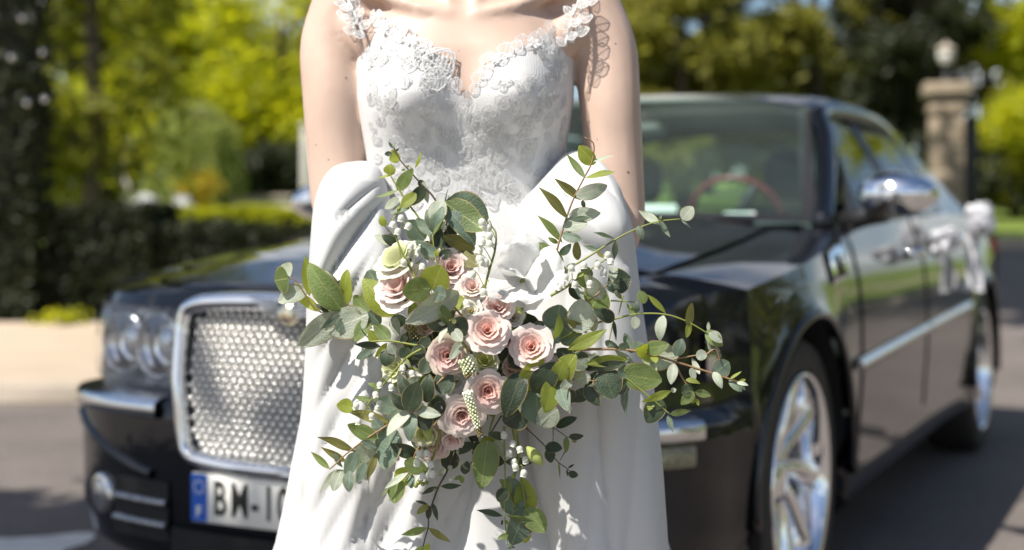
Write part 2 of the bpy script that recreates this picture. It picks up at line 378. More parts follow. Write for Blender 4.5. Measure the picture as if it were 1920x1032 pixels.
# weeping tree: hanging strands
t = empty('weeping_tree', (-5.95, 25.5, gh(25.5))); tag(t, 'small grey-green weeping tree with hanging branches', 'tree')
mb = MB(); mb.add(*tubeVF([(0,0,-.1),(.05,0,.9),(-.02,0,1.7)], [.08,.06,.03], 8)); PT = []
g = random.Random(4)
for i in range(240):
    a = g.uniform(0, 2*math.pi); q = g.uniform(.15, 1)
    tx, ty = .82*q*math.cos(a), .82*q*math.sin(a); zt = 2.25 - .55*q*q
    ln = g.uniform(.8, 1.7)
    for k in range(26):
        s = k/25; PT.append((tx*(1+.25*s*q) + g.gauss(0,.025), ty*(1+.25*s*q)+g.gauss(0,.025), zt - ln*s))
    if i < 22: mb.add(*tubeVF([(0,0,1.6),(tx*.5,ty*.5,2.1),(tx,ty,zt)], [.02,.014,.006], 5))
mb.obj('trunk', M['bark'], t)
V, F = leaf_cloud(np.array(PT), .065, up=.8, seed=9); obj('crown', mkmesh('crown', V, F, M['leaf_grey'], False), t)

# low clipped hedge behind the pavement, and tall clipped yew
def clipped(name, label, cat, x0, x1, y0, y1, h, n, leaf, m, seed, top=True):
    t = empty(name, ((x0+x1)/2, (y0+y1)/2, gh(y0))); tag(t, label, cat)
    w, d = x1-x0, y1-y0
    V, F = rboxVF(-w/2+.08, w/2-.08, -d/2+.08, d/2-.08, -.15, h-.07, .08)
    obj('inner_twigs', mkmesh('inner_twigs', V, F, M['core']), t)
    g = np.random.default_rng(seed); A = np.array([w*h, w*h*.3, d*h, d*h, w*d]); A = A/A.sum(); P = []
    for k, (a, cnt) in enumerate(zip(A, (A*n).astype(int))):
        r = g.uniform(-.5, .5, (cnt, 2)); dep = np.abs(g.normal(0, .045, cnt))
        if k < 2: q = np.stack([r[:,0]*w, (d/2-dep)*(-1 if k == 0 else 1), (r[:,1]+.5)*h], 1)
        elif k < 4: q = np.stack([(w/2-dep)*(-1 if k == 2 else 1), r[:,0]*d, (r[:,1]+.5)*h], 1)
        else: q = np.stack([r[:,0]*w, r[:,1]*d, h-dep+.03*np.sin(r[:,0]*w*5)], 1)
        P.append(q)
    P = np.concatenate(P)
    V, F = leaf_cloud(P, leaf, up=.2, seed=seed); obj('foliage', mkmesh('foliage', V, F, m, False), t); return t
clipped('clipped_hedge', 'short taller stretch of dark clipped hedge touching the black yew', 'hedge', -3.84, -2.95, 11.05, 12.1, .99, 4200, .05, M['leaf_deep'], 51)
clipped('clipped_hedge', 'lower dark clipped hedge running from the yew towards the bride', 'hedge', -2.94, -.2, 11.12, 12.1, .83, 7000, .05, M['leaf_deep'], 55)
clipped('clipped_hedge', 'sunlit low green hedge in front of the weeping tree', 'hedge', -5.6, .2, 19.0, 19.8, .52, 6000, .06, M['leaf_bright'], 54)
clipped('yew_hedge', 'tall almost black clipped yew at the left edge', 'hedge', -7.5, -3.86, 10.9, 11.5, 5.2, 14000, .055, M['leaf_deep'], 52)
shrub('garden_weed', 'small bright yellow-green tuft growing at the foot of the dark hedge', 'plant', -3.55, 10.62, [(-.1,0,.10,.09,1),(.04,0,.16,.10,1),(.10,0,.1,.07,1)], 160, .045, M['leaf_bright'], 53, None, .04, .006)
# wires across the yew
M['wire'] = mat('steel_wire', (.25,.25,.25), .35, 1, noise=(80, (.2,.2,.2), .4, .6))
M['bulb'] = mat('glass_bead', (.85,.85,.85), .06, 1, noise=(300, (.9,.9,.9), .4, .6))
for k, (lab, ua, va, ub, vb, beads) in enumerate((
        ('topmost thin wire with droplets strung across the black yew', -20, 18, 124, 26, ((25,.2),(60,.5))),
        ('middle thin wire with two round droplets across the black yew', -20, 103, 124, 84, ((36,.39),(85,.73))),
        ('lowest thin wire with one bright droplet across the black yew', -20, 192, 124, 172, ((58,.55),(86,.75))))):
    yd = 8.6; a, b = px(ua-30, va+2, yd), px(ub, vb, yd+.9)
    t = empty('wire', a); tag(t, lab, 'wire', 'wires strung across the yew')
    pts = [a.lerp(b, i/12) - a - Vector((0, 0, .03*math.sin(math.pi*i/12))) for i in range(13)]
    MB().add(*tubeVF(pts, .0018, 6)).obj('cable', M['wire'], t)
    for u, s in beads:
        MB().add(*sphereVF((0,0,0), .020, 14, 10)).obj('droplet', M['bulb'], t, loc=a.lerp(b, s) - a - Vector((0,0,.03*math.sin(math.pi*s)+.01)))
# post that holds the wires, left edge of the photo
# white garden wall and posts in the distance on the left
M['white_wall'] = mat('white_render', (.66,.64,.58), .8, noise=(3, (.58,.56,.5), .35, .7), bump=(60, .3, .003))
yw = 26; t = empty('garden_wall', (-3.9, yw, gh(yw))); tag(t, 'low white garden wall with coping far behind the bride\'s elbow', 'wall')
zt = px(500, 367, yw).z - gh(yw)
V, F = boxVF(-1.45, 2.4, -.12, .12, -.2, zt-.08); obj('wall_face', mkmesh('wall_face', V, F, M['white_wall'], False), t)
V, F = rboxVF(-1.5, 2.45, -.17, .17, zt-.077, zt, .02); obj('coping', mkmesh('coping', V, F, M['kerb']), t)
for lab, u, v0, v1, yd, w in (('slim white post in front of the slender tree, nearer the yew', 130, 292, 372, 22.5, .10), ('slim white post at the foot of the slender tree', 240, 262, 352, 22.8, .11),
                     ('grey-white post beside the bride\'s left elbow', 572, 240, 400, 21, .11)):
    p = px(u, v1, yd); t = empty('gate_post', (p.x, yd, gh(yd))); tag(t, lab, 'post', 'white posts beyond the hedge')
    h = px(u, v0, yd).z - gh(yd)
    V, F = rboxVF(-w/2, w/2, -w/2, w/2, -.1, h, .012); obj('shaft', mkmesh('shaft', V, F, M['white_wall']), t)
    V, F = rboxVF(-w*.68, w*.68, -w*.68, w*.68, h+.002, h+.06, .012); obj('cap', mkmesh('cap', V, F, M['white_wall']), t)

# right: stone gate pillar with lantern
M['sandstone'] = mat('sandstone', (.36,.29,.20), .85, noise=(4, (.27,.215,.15), .3, .7), bump=(35, .5, .006))
M['iron'] = mat('black_iron', (.02,.022,.024), .45, noise=(30, (.035,.035,.035), .4, .7))
yd = 20.0; p = px(1774, 430, yd); t = empty('gate_pillar', (p.x, yd, gh(yd))); tag(t, 'pale sandstone gate pillar with moulded cap behind the car', 'pillar')
t.rotation_euler = (0, 0, R(-12))
hs = px(0, 222, yd).z - gh(yd); hc = px(0, 165, yd).z - gh(yd); w = .235
for i in range(5):                                                       # courses of stone
    z0, z1 = -.1 + (hs+.1)*i/5, -.1 + (hs+.1)*(i+1)/5 - .008
    V, F = rboxVF(-w, w, -w, w, z0, z1, .012); obj('stone', mkmesh('stone', V, F, M['sandstone']), t)
V, F = rboxVF(-w*.97, w*.97, -w*.97, w*.97, hs, hs+.05, .02); obj('neck_band', mkmesh('neck_band', V, F, M['sandstone']), t)
V, F = rboxVF(-w*1.12, w*1.12, -w*1.12, w*1.12, hs+.052, hs+.20, .03); obj('cap_moulding', mkmesh('cap_moulding', V, F, M['sandstone']), t)
V, F = rboxVF(-w*1.0, w*1.0, -w*1.0, w*1.0, hs+.202, hs+.30, .02); obj('cap_shade_band', mkmesh('cap_shade_band', V, F, M['iron']), t)  # black band put in as the shade under the cap stone
V, F = rboxVF(-w*1.4, w*1.4, -w*1.4, w*1.4, hs+.302, hc+.06, .03); obj('cap_stone', mkmesh('cap_stone', V, F, M['sandstone']), t)
lt = empty('pillar_lantern', (p.x, yd, gh(yd)+hc+.06)); tag(lt, 'white lantern on a dark stem standing on the gate pillar', 'lantern')
hh = px(0, 78, yd).z - gh(yd) - hc - .06
MB().add(*latheVF([(.001,0),(.11,0),(.10,.04),(.04,.07),(.035,hh*.42),(.07,hh*.46),(.001,hh*.47)], 14)).obj('stem', M['iron'], lt)
MB().add(*latheVF([(.001,hh*.47),(.08,hh*.48),(.12,hh*.62),(.125,hh*.78),(.001,hh*.79)], 8)).obj('lamp_glass', M['white_wall'], lt, smooth=False)
MB().add(*latheVF([(.15,hh*.79),(.12,hh*.86),(.04,hh*.93),(.02,hh),(.001,hh)], 8)).obj('lamp_roof', M['kerb'], lt, smooth=False)
gt = empty('iron_gate', (p.x+.39, yd+.05, gh(yd))); tag(gt, 'dark iron gate edge standing right of the sandstone pillar', 'gate')
V, F = rboxVF(-.09, .09, -.05, .05, -.1, hs+.02, .015); obj('gate_stile', mkmesh('gate_stile', V, F, M['iron']), gt)
MB().add(*sphereVF((0,0,hs+.09), .08, 12, 8)).obj('finial', M['chrome_soft'], gt)
# right: conifers and bushes
def conifer(label, x, y, h, r, n, seed, m=None, leaf=.19):
    lobes = []
    g = random.Random(seed)
    for i in range(26):
        z = .5 + (h-.6)*g.random(); rr = r*(1 - .55*z/h); a = g.uniform(0, 2*math.pi)
        lobes.append((rr*.62*math.cos(a), rr*.62*math.sin(a), z, rr*.36*g.uniform(.6,1.2), .45))
    return tree('conifer_tree', label, x, y, h, .22, lobes, n, leaf, m or M['leaf_olive'], GR, seed, .26, .3, 22)
conifer('olive green conifer rising just right of the bride\'s arm', 3.9, 31, 7.6, 2.8, 11000, 61)
conifer('olive green conifer above the middle of the car roof', 7.4, 33, 10, 3.2, 9000, 62)
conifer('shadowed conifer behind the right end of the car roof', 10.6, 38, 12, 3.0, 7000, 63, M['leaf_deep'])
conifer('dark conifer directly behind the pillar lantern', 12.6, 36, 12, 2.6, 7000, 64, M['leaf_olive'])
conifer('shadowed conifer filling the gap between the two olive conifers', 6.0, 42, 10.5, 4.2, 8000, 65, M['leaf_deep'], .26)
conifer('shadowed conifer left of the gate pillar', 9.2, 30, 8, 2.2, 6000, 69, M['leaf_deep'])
tree('beech_tree', 'bright green tree high behind the lantern at the top right', 12.3, 29, 9, .25, rnd_lobes(-.3, 5.4, 2.0, 1.6, 14, .8, 71), 8000, .15, M['leaf_bright'], GR, 67, .28)
shrub('bright_bush', 'bright yellow-green bush right of the gate pillar', 'bush', 9.75, 25, rnd_lobes(.2, 1.4, 1.1, 1.0, 10, .5, 72), 6000, .10, M['leaf_bright'], 68, None, .16)
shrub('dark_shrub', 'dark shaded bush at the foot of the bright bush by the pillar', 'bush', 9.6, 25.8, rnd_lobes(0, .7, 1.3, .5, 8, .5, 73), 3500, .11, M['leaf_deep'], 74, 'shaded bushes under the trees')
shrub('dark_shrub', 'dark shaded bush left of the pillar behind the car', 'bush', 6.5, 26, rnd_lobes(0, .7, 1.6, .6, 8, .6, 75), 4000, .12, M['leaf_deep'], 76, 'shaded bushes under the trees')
# trees outside the frame: shade on the hedge and the ground at the left, reflections at the right
tree('shade_tree', 'loose tree beside the drive, outside the left edge of the photo', -5.4, .7, 9, .25, rnd_lobes(-.25, 6.2, 1.0, .8, 14, .6, 83, 1.05), 8000, .17, M['leaf_mid'], 'trees beside the drive', 84, .3)
tree('overhanging_tree', 'tall dark tree behind the bride whose high branches reach over the car', -.75, 14.5, 12, .26, [(1.3+2.7*math.sin(i*2.4)*.9, -2.3+3.3*math.cos(i*1.9), 8.7+1.0*math.sin(i*3.1), 1.4, .7) for i in range(18)], 13000, .24, M['leaf_deep'], 'trees beside the drive', 85, .45)
for i, (x, y, s) in enumerate(((15, 3, 'nearest beside the car'), (19, 8.5, 'farthest from the drive'), (17, -3, 'behind the photographer'), (14.5, 12.5, 'nearest the gate pillar'))):
    tree('lawn_tree', 'broad tree on the lawn right of the drive, '+s+', outside the frame', x, y, 9, .3, rnd_lobes(0, 3.9, 2.6, 3.2, 14, 1.2, 91+i), 7000, .22, M['leaf_mid'], 'trees on the lawn to the right', 91+i, .4)
# ------------------------------------------------------------------ the car (front axle at the origin, X forward, Y to the car's left)
CAR = empty('parked_car', (-.068, 3.832, 0)); CAR.rotation_euler = (0, 0, -2.0347)
tag(CAR, 'large glossy black saloon with chrome mesh grille and white bows on its doors', 'car')
OUT = cr_path([(.935,0),(.93,.2),(.913,.38),(.88,.55),(.83,.68),(.75,.79),(.65,.855),(.52,.895),(.42,.913),(.2,.932),(0,.94),(-.5,.935),(-1.0,.932),(-2.0,.932),
               (-2.8,.94),(-3.2,.94),(-3.6,.92),(-3.85,.87),(-4.0,.75),(-4.06,.5),(-4.08,0)], 500)
def dens(P):
    return np.concatenate([[0], np.cumsum(np.linalg.norm(np.diff(P, axis=0), axis=1))])
OUT_S = dens(OUT)
_t = np.gradient(OUT, axis=0); _t /= np.linalg.norm(_t, axis=1)[:, None]
OUT_N = np.stack([_t[:,1]*1, -_t[:,0]], 1)                                  # outward
OUT_N *= np.where((OUT_N*np.array([1,1])).sum(1)[:,None] > -9, 1, 1)
if OUT_N[0,0] < 0: OUT_N = -OUT_N
def osamp(s):
    return np.stack([np.interp(s, OUT_S, OUT[:,0]), np.interp(s, OUT_S, OUT[:,1])], -1), np.stack([np.interp(s, OUT_S, OUT_N[:,0]), np.interp(s, OUT_S, OUT_N[:,1])], -1)
_sx = OUT_S                                                                  # s for a given x on the flank / y on the nose
def s_of_x(x): return float(np.interp(-x, -OUT[:,0], OUT_S))
def s_of_y(y): k = int(np.argmax(OUT[:,1] > .93)); return float(np.interp(y, OUT[:k,1], OUT_S[:k]))
XF = .07; RW, ZW = .365, .365; RA, ZA = .405, .375; XR = -3.048
def zsh(x): return np.interp(x, [-4.1,-3.9,-3.6,-2.7,-1.5,-.65,-.3,0,.3,.5,.7,.93], [.97,1.03,1.06,1.06,1.035,.992,.95,.915,.88,.855,.833,.835])
def zcn(x): return np.interp(x, [-4.1,-3.9,-3.3,-.4,-.2,.2,.6,.85,.94], [.98,1.04,1.085,1.02,.998,.957,.905,.862,.838])
def d_side(z): return np.interp(z, [.17,.19,.24,.40,.60,.75,.86,.93,1.0,1.07], [.10,.05,.022,.014,0,.002,.012,.028,.055,.07])
def d_front(z): return np.interp(z, [.17,.22,.30,.48,.585,.60,.70,.80,.84], [.10,.03,.004,.0,.0,.045,.05,.055,.075])
ZF = np.array([.17,.19,.22,.26,.30,.36,.42,.48,.54,.583,.60,.615,.65,.69,.73,.77,.805])
cols = sorted(set([round(v, 5) for v in list(np.linspace(0, s_of_x(.535), 32))]))
xs_side = []
def arch_cols(xc): return [xc + RA*math.cos(a) for a in np.linspace(0.0001, math.pi-.0001, 25)]
xside = sorted(set([round(v, 4) for v in [.478, .482] + [xc for xc in arch_cols(XF)] + list(np.linspace(-.345, -2.63, 41)) + arch_cols(XR) + [-3.46, -3.5, -3.56, -3.62]]), reverse=True)
S = [(s, None) for s in cols] + [(s_of_x(x), x) for x in xside] + [(s, None) for s in np.linspace(s_of_x(-3.66), OUT_S[-1], 16)]
# double columns at the arch edges so the lip is crisp
SS = []
for s, x in S:
    p, n = osamp(s); SS.append((p[0], p[1], n[0], n[1]))
SS = np.array(SS)
K = len(ZF) + 1
def column(x, y, nx, ny):
    wf = float(sstep(x, .483, .53)); zs = float(zsh(x))
    zmin = .17
    for xc in (XF, XR):
        if abs(x - xc) < RA: zmin = max(zmin, ZA + math.sqrt(max(0, RA**2 - (x-xc)**2)))
    zb = zmin + (zs - zmin) * np.linspace(0, 1, K)**.85
    za = np.append(ZF, max(zs, .83))
    z = zb*(1-wf) + za*wf
    d = d_side(z)*(1-wf) + d_front(z)*wf
    if wf < 1:
        for xc in (XF, XR):
            r = np.hypot(x-xc, z-ZA); d = d - (1-wf)*.022*np.exp(-np.maximum(0, r-RA)/.05)*(z > .2)
    return np.stack([x - nx*d, y - ny*d, z], 1)
GRID = np.array([column(*c) for c in SS])                                    # columns x rows x 3 (left half)
GRID[0,:,1] = 0; GRID[-1,:,1] = 0
NC = len(GRID); XC = SS[:,0]
FR = np.concatenate([[0,.03,.07,.12,.17,.22,.245], np.linspace(.32, 1, 9)])
def top_pt(x, y, zs, f):
    yy = y*(1-f); zc = float(zcn(x)); u = abs(1-f)
    z = zc + (zs - zc) * (u**3.2)
    if x > -.6: z += .016*float(sstep(u, .60, .50))*float(sstep(x, .9, .3)) - .006*float(sstep(u,.80,.76))*float(sstep(u,.70,.76))
    if f == 0: z = zs
    return (x, yy, z)
TOP = np.array([[top_pt(g[-1,0], g[-1,1], g[-1,2], f) for f in FR] for g in GRID])
def mirror(G): H = G.copy(); H[..., 1] *= -1; return H
def patch_faces(cond, n, m, flip):
    return [f for f in gridF(n, m, flip=flip) if cond(f)]
body = MB()
HL0, HL1 = s_of_y(.372), s_of_y(.765)
hl_col = np.array([HL0 <= s <= HL1 for s, _ in S])
DOORS = ((-.47, -1.56), (-1.572, -2.52))
def in_door(xa):
    return any(a > xa > b for a, b in DOORS)
r_lo = 5
def body_cond(f):
    i, j = f[0] // K, f[0] % K
    xm = .5*(XC[i] + XC[min(i+1, NC-1)])
    if hl_col[i] and hl_col[min(i+1, NC-1)] and 11 <= j < 16: return False
    return True
F = patch_faces(body_cond, NC, K, True)
body.add(GRID, F).add(mirror(GRID), [f[::-1] for f in F])
m = len(FR); i_f = 5
def top_cond(f):
    i, j = f[0] // m, f[0] % m; xm = .5*(XC[i] + XC[min(i+1, NC-1)])
    if xm > -.62: return j < i_f                                          # wings; the bonnet is its own piece
    if xm < -3.22: return True                                           # boot
    return j < 3                                                         # ledge under the side glass
F = patch_faces(top_cond, NC, m, True)
body.add(TOP, F).add(mirror(TOP), [f[::-1] for f in F])
BODY = body.obj('body', [M['paint']], CAR)
hood = MB()
TOPH = TOP.copy(); TOPH[..., 2] += .004
F = [f for f in gridF(NC, m, flip=True) if f[0] % m >= 6 and .5*(XC[f[0]//m]+XC[min(f[0]//m+1, NC-1)]) > -.5]
hood.add(TOPH, F).add(mirror(TOPH), [f[::-1] for f in F]); hood.obj('bonnet', [M['paint']], CAR)
# doors: proud panels with their own edges, both sides
for xa, xb in DOORS:
    for sd_ in (1, -1):
        ii = [i for i in range(NC) if xa > XC[i] > xb]; G = GRID[ii][:, r_lo-2:, :].copy()
        wl = (G[...,1:2] > 0); G[..., 1] += .005
        if sd_ < 0: G = mirror(G)
        n_, k_ = G.shape[:2]; mb = MB(); mb.add(G, gridF(n_, k_, flip=sd_ > 0))
        E = np.concatenate([G[:,0], G[-1,1:], G[::-1,-1][1:], G[0,::-1][1:-1]]); E2 = E.copy(); E2[:,1] -= sd_*.02
        mb.add(np.stack([E, E2], 1), gridF(len(E), 2, closed_n=True, flip=sd_ < 0))
        d = mb.obj('door', [M['paint']], CAR)
        xh = xb + .17; zh = float(zsh(xh)) - .115; yh_ = sd_*(.932 - float(d_side(zh)) + .03)
        hb = MB(); hb.add(*tubeVF([(xh+.10, yh_-sd_*.03, zh),(xh+.09, yh_+sd_*.006, zh),(xh, yh_+sd_*.014, zh+.002),(xh-.09, yh_+sd_*.006, zh),(xh-.10, yh_-sd_*.03, zh)], [.012,.015,.017,.015,.012], 10))
        hb.obj('handle', [M['chrome']], d)
        # chrome strip along the door
        x0 = xa + (.06 if xa > -1 else 0) - .004; x1 = xb + .004
        xx = np.linspace(x0, x1, 20); yo = np.interp(-xx, -OUT[:,0], OUT[:,1])
        zz = .612 + (.4 + xx)*-.032
        prof = [(.004,-.019),(.016,-.014),(.021,0),(.016,.014),(.004,.019)]
        V = [[(xx[i], sd_*(yo[i] + .004 + o_), zz[i] + h_) for o_, h_ in prof] for i in range(20)]
        hb = MB(); hb.add(V, gridF(20, 5, flip=sd_ < 0)); hb.add(V[0], [tuple(range(5))]); hb.add(V[-1], [tuple(range(5))]); hb.obj('door_strip', [M['chrome_soft']], d)
# sill, underbody, floor, wells
mb = MB(); mb.add(*boxVF(-3.9, .60, -.76, .76, .19, .23)); mb.add(*boxVF(-3.2, -.35, -.84, .84, .30, .34)); mb.add(*boxVF(-.42, -.36, -.84, .84, .3, .93)); mb.add(*boxVF(-3.25, -2.72, -.80, .80, .95, .985))
mb.add(*boxVF(-2.75,-2.70,-.8,.8,.3,.96)); mb.obj('underbody', [M['dark']], CAR, False)
for xc in (XF, XR):
    for sd_ in (1, -1):
        an = np.linspace(-.25, math.pi+.25, 24)
        V = [[(xc + (RA+.005)*math.cos(a), sd_*y, ZA + (RA+.005)*math.sin(a)) for y in (.925, .80, .62)] for a in an]
        V2 = [[(xc + q*math.cos(a), sd_*.62, ZA + q*math.sin(a)) for q in (RA+.005, .01)] for a in an]
        mb = MB(); mb.add(V, gridF(24, 3)); mb.add(V2, gridF(24, 2)); mb.obj('wheel_well', [M['dark']], CAR)
        an = np.linspace(-.12, math.pi+.12, 40)
        yo = .94 if sd_ > 0 else -.94
        P = []
        for a in an:
            x = xc + (RA+.004)*math.cos(a); P.append((x, sd_*(float(np.interp(-x, -OUT[:,0], OUT[:,1])) + .012), ZA + (RA+.004)*math.sin(a)))
        mb = MB(); mb.add(*tubeVF(P, .013, 8)); mb.obj('arch_lip', [M['paint']], CAR)
# wheels
def lathe_y(prof, seg): return latheVF(prof, seg, 'Y')
tyre_me = MB().add(*lathe_y([(.268,-.10),(.30,-.112),(.345,-.108),(.362,-.085),(.365,-.04),(.365,.04),(.362,.085),(.345,.108),(.30,.112),(.268,.10)], 64)).mesh('wheel', [M['rubber']])
rim_me = MB().add(*lathe_y([(.272,.102),(.274,.110),(.268,.114),(.258,.108),(.252,.09),(.245,.02),(.238,-.10)], 64)).mesh('rim', [M['chrome']])
disc_me = MB().add(*lathe_y([(.05,-.02),(.165,-.02),(.17,-.03),(.165,-.045),(.05,-.045)], 40)).mesh('brake_disc', [M['disc']])
back_me = MB().add(*lathe_y([(.001,-.085),(.24,-.09)], 32)).mesh('wheel_back', [M['dark']])
hub_me = MB().add(*lathe_y([(.001,.062),(.03,.064),(.052,.056),(.066,.036),(.07,0)], 28)).mesh('hub_cap', [M['chrome']])
V = []
NS = 12
for i in range(NS):
    q = i/(NS-1); r = .055 + .203*q; tw = .38*math.sin(q*math.pi*.5) ; hw = .026*(1-.25*q) + .018*q*q; y = .045 + .012*math.sin(q*math.pi) + .034*q*q
    c = np.array([r*math.cos(tw), y, r*math.sin(tw)]); tn = np.array([-math.sin(tw), 0, math.cos(tw)])
    V.append([tuple(c + tn*hw*a + np.array([0, b, 0])) for a, b in ((-1,-.035),(-.9,-.006),(-.35,.008),(.35,.008),(.9,-.006),(1,-.035))])
spoke_me = MB().add(V, gridF(NS, 6)).mesh('spoke', [M['chrome']])
cal = MB(); cal.add(*rboxVF(.11,.19,-.05,.0,-.09,.09,.012)); cal_me = cal.mesh('brake_caliper', [M['red']])
for xc in (XF, XR):
    for sd_ in (1, -1):
        w = obj('wheel', tyre_me, CAR); w.location = (xc, sd_*(.805 if xc == XF else .82), ZW); w.rotation_euler = (0, R(rng.uniform(0, 60)), R(0 if sd_ > 0 else 180))
        obj('rim', rim_me, w); obj('brake_disc', disc_me, w); obj('wheel_back', back_me, w); obj('hub_cap', hub_me, w)
        obj('brake_caliper', cal_me, w).rotation_euler = (0, R(150), 0)
        for k in range(9):
            s_ = obj('spoke', spoke_me, w); s_.rotation_euler = (0, 2*math.pi*k/9, 0)
# nose pieces that follow the outline
def follow(slo, shi, n, prof, sgn, flip=False):
    V = []
    for s in np.linspace(slo, shi, n):
        p, nn = osamp(s); V.append([(p[0]+nn[0]*o_, sgn*(p[1]+nn[1]*o_), z) for o_, z in prof])
    return V, gridF(n, len(prof), flip=(sgn > 0) != flip)
for sgn in (1, -1):
    V, F = follow(s_of_y(.395), s_of_y(.85), 28, [(-.02,.545),(.010,.548),(.016,.556),(.016,.578),(.008,.590),(-.05,.603)], sgn)
    mb = MB(); mb.add(V, F); mb.add(V[-1], [tuple(range(6))]); mb.obj('bumper_strip', [M['chrome_soft']], CAR)
    # side marker below the strip
    V, F = follow(s_of_y(.755), s_of_y(.842), 10, [(-.005,.492),(.006,.496),(.006,.536),(-.005,.541)], sgn); MB().add(V, F).obj('side_marker', [M['amber']], CAR)
    # upright side marker in the wing
    V, F = follow(s_of_x(.590), s_of_x(.552), 4, [(-.052,.655),(-.040,.66),(-.040,.765),(-.052,.77)], sgn); MB().add(V, F).obj('wing_marker', [M['chrome_soft']], CAR)
    # headlamp
    hb = MB()
    V, F = follow(HL0, HL1, 22, [(-.05,.612),(-.12,.615),(-.15,.65),(-.155,.71),(-.15,.77),(-.12,.806),(-.05,.807)], sgn); hb.add(V, F)
    for s in (HL0, HL1):
        p, nn = osamp(s); Q = [(p[0]-nn[0]*o_, sgn*(p[1]-nn[1]*o_), z) for o_, z in ((.05,.612),(.155,.612),(.155,.807),(.05,.807))]; hb.add(Q, [(0,1,2,3)])
    hl = hb.obj('headlight', [M['lamp_silver']], CAR)
    for yy, rr in ((.465, .072), (.635, .070)):
        p, nn = osamp(s_of_y(yy)); c = Vector((p[0]-nn[0]*.10, sgn*(p[1]-nn[1]*.10), .712)); ax = Vector((1, sgn*.12, 0)).normalized()
        rot = ax.to_track_quat('Z', 'Y').to_matrix()
        mb = MB(); V, F = latheVF([(rr, .045),(rr*1.06,.05),(rr*1.04,.03),(rr*.9,.0),(rr*.62,-.03)], 28); mb.add([tuple(rot @ Vector(v) + c) for v in V], F)
        mb.obj('reflector', [M['chrome_soft']], hl)
        mb = MB(); V, F = sphereVF((0,0,-.012), (rr*.62, rr*.62, rr*.5), 18, 10); mb.add([tuple(rot @ Vector(v) + c) for v in V], F); mb.obj('projector_lens', [M['lens']], hl)
        mb = MB(); V, F = latheVF([(rr*.70,.012),(rr*.62,.02),(rr*.60,.0)], 24); mb.add([tuple(rot @ Vector(v) + c) for v in V], F); mb.obj('projector_ring', [M['chrome']], hl)
    fac = MB(); g = random.Random(3)
    for k in range(130):
        s = g.uniform(HL0+.03, HL1-.03); z = g.uniform(.635, .79); p, nn = osamp(s)
        fac.add(*sphereVF((p[0]-nn[0]*.135, sgn*(p[1]-nn[1]*.135), z), g.uniform(.006,.012), 10, 7))
    fac.obj('sparkle_beads', [M['chrome']], hl)  # chrome beads added in the lamp bowl for their sparkle
    V, F = follow(HL0, HL1, 24, [(-.052,.613),(-.035,.622),(-.030,.66),(-.030,.72),(-.036,.77),(-.045,.800),(-.056,.806)], sgn); MB().add(V, F).obj('lamp_cover', [M['lens']], hl)
    V, F = follow(s_of_y(.345), HL0-.004, 4, [(-.03,.61),(-.03,.815)], sgn); MB().add(V, F).obj('lamp_surround', [M['black']], CAR)
    # lower intake with two bars, and fog lamp
    V, F = follow(s_of_y(.36), s_of_y(.56), 12, [(.003,.262),(.003,.402)], sgn); it = MB().add(V, F).obj('lower_intake', [M['dark']], CAR)
    for zb in (.298, .350):
        V, F = follow(s_of_y(.365), s_of_y(.555), 12, [(.004,zb-.010),(.012,zb-.007),(.013,zb+.005),(.004,zb+.010)], sgn); MB().add(V, F).obj('intake_bar', [M['disc']], it)
    p, nn = osamp(s_of_y(.62)); c = Vector((p[0]+nn[0]*.004, sgn*(p[1]+nn[1]*.004), .345)); ax = Vector((nn[0], sgn*nn[1], 0)); rot = ax.to_track_quat('Z', 'Y').to_matrix()
    fg = MB(); V, F = latheVF([(.030,.004),(.044,.006),(.049,.002),(.049,-.02)], 26); fg.add([tuple(rot @ Vector(v) + c) for v in V], F); fg = fg.obj('fog_lamp', [M['chrome_soft']], CAR)
    mb = MB(); V, F = latheVF([(.001,.010),(.025,.007),(.040,.001),(.042,-.004)], 26); mb.add([tuple(rot @ Vector(v) + c) for v in V], F); mb.obj('lens', [M['lamp_silver']], fg)
    # lower crease of the bumper, catching the light
    V, F = follow(s_of_y(.42), s_of_y(.76), 14, [(-.002,.40),(.012,.408),(.012,.42),(-.002,.428)], sgn)
    V = np.array(V); q = np.linspace(0, 1, 14); V[:,:,2] += (q**1.3*.115)[:,None]; MB().add(V, F).obj('bumper_crease', [M['paint']], CAR)
    # grille to bonnet: mirror
# lower centre intake
V, F = follow(0, s_of_y(.35), 8, [(.003,.215),(.003,.30)], 1); mb = MB(); mb.add(V, F); V, F = follow(0, s_of_y(.35), 8, [(.003,.215),(.003,.30)], -1); mb.add(V, F); mb.obj('centre_intake', [M['dark']], CAR)
# grille
def front_x(y): return np.interp(np.abs(y), OUT[:120,1], OUT[:120,0])
RINGP = [(0,.832),(.20,.832),(.315,.822),(.352,.79),(.352,.70),(.340,.60),(.328,.51),(.31,.472),(.26,.456),(.13,.446),(0,.444),(-.13,.446),(-.26,.456),(-.31,.472),(-.328,.51),(-.340,.60),(-.352,.70),(-.352,.79),(-.315,.822),(-.20,.832)]
ring = cr_path([(y*.905, .454 + (z-.444)*.962) for y, z in RINGP], 110, True)
c0 = ring.mean(0); V = []
tg = np.roll(ring, -1, 0) - np.roll(ring, 1, 0); tg /= np.linalg.norm(tg, axis=1)[:, None]; nr = np.stack([tg[:,1], -tg[:,0]], 1)
nr *= np.sign((nr*(ring-c0)).sum(1))[:, None]
for p, n_ in zip(ring, nr):
    wd = .015 + .007*float(sstep(p[1], .76, .83)) + .006*float(sstep(p[1], .50, .45)); row = []
    for a in np.linspace(0, 2*math.pi, 12, endpoint=False):
        q = p + n_*wd*math.cos(a); row.append((float(front_x(p[0])) + .012 + .026*math.sin(a) - .03*float(sstep(p[1], .60, .83)), q[0], q[1]))
    V.append(row)
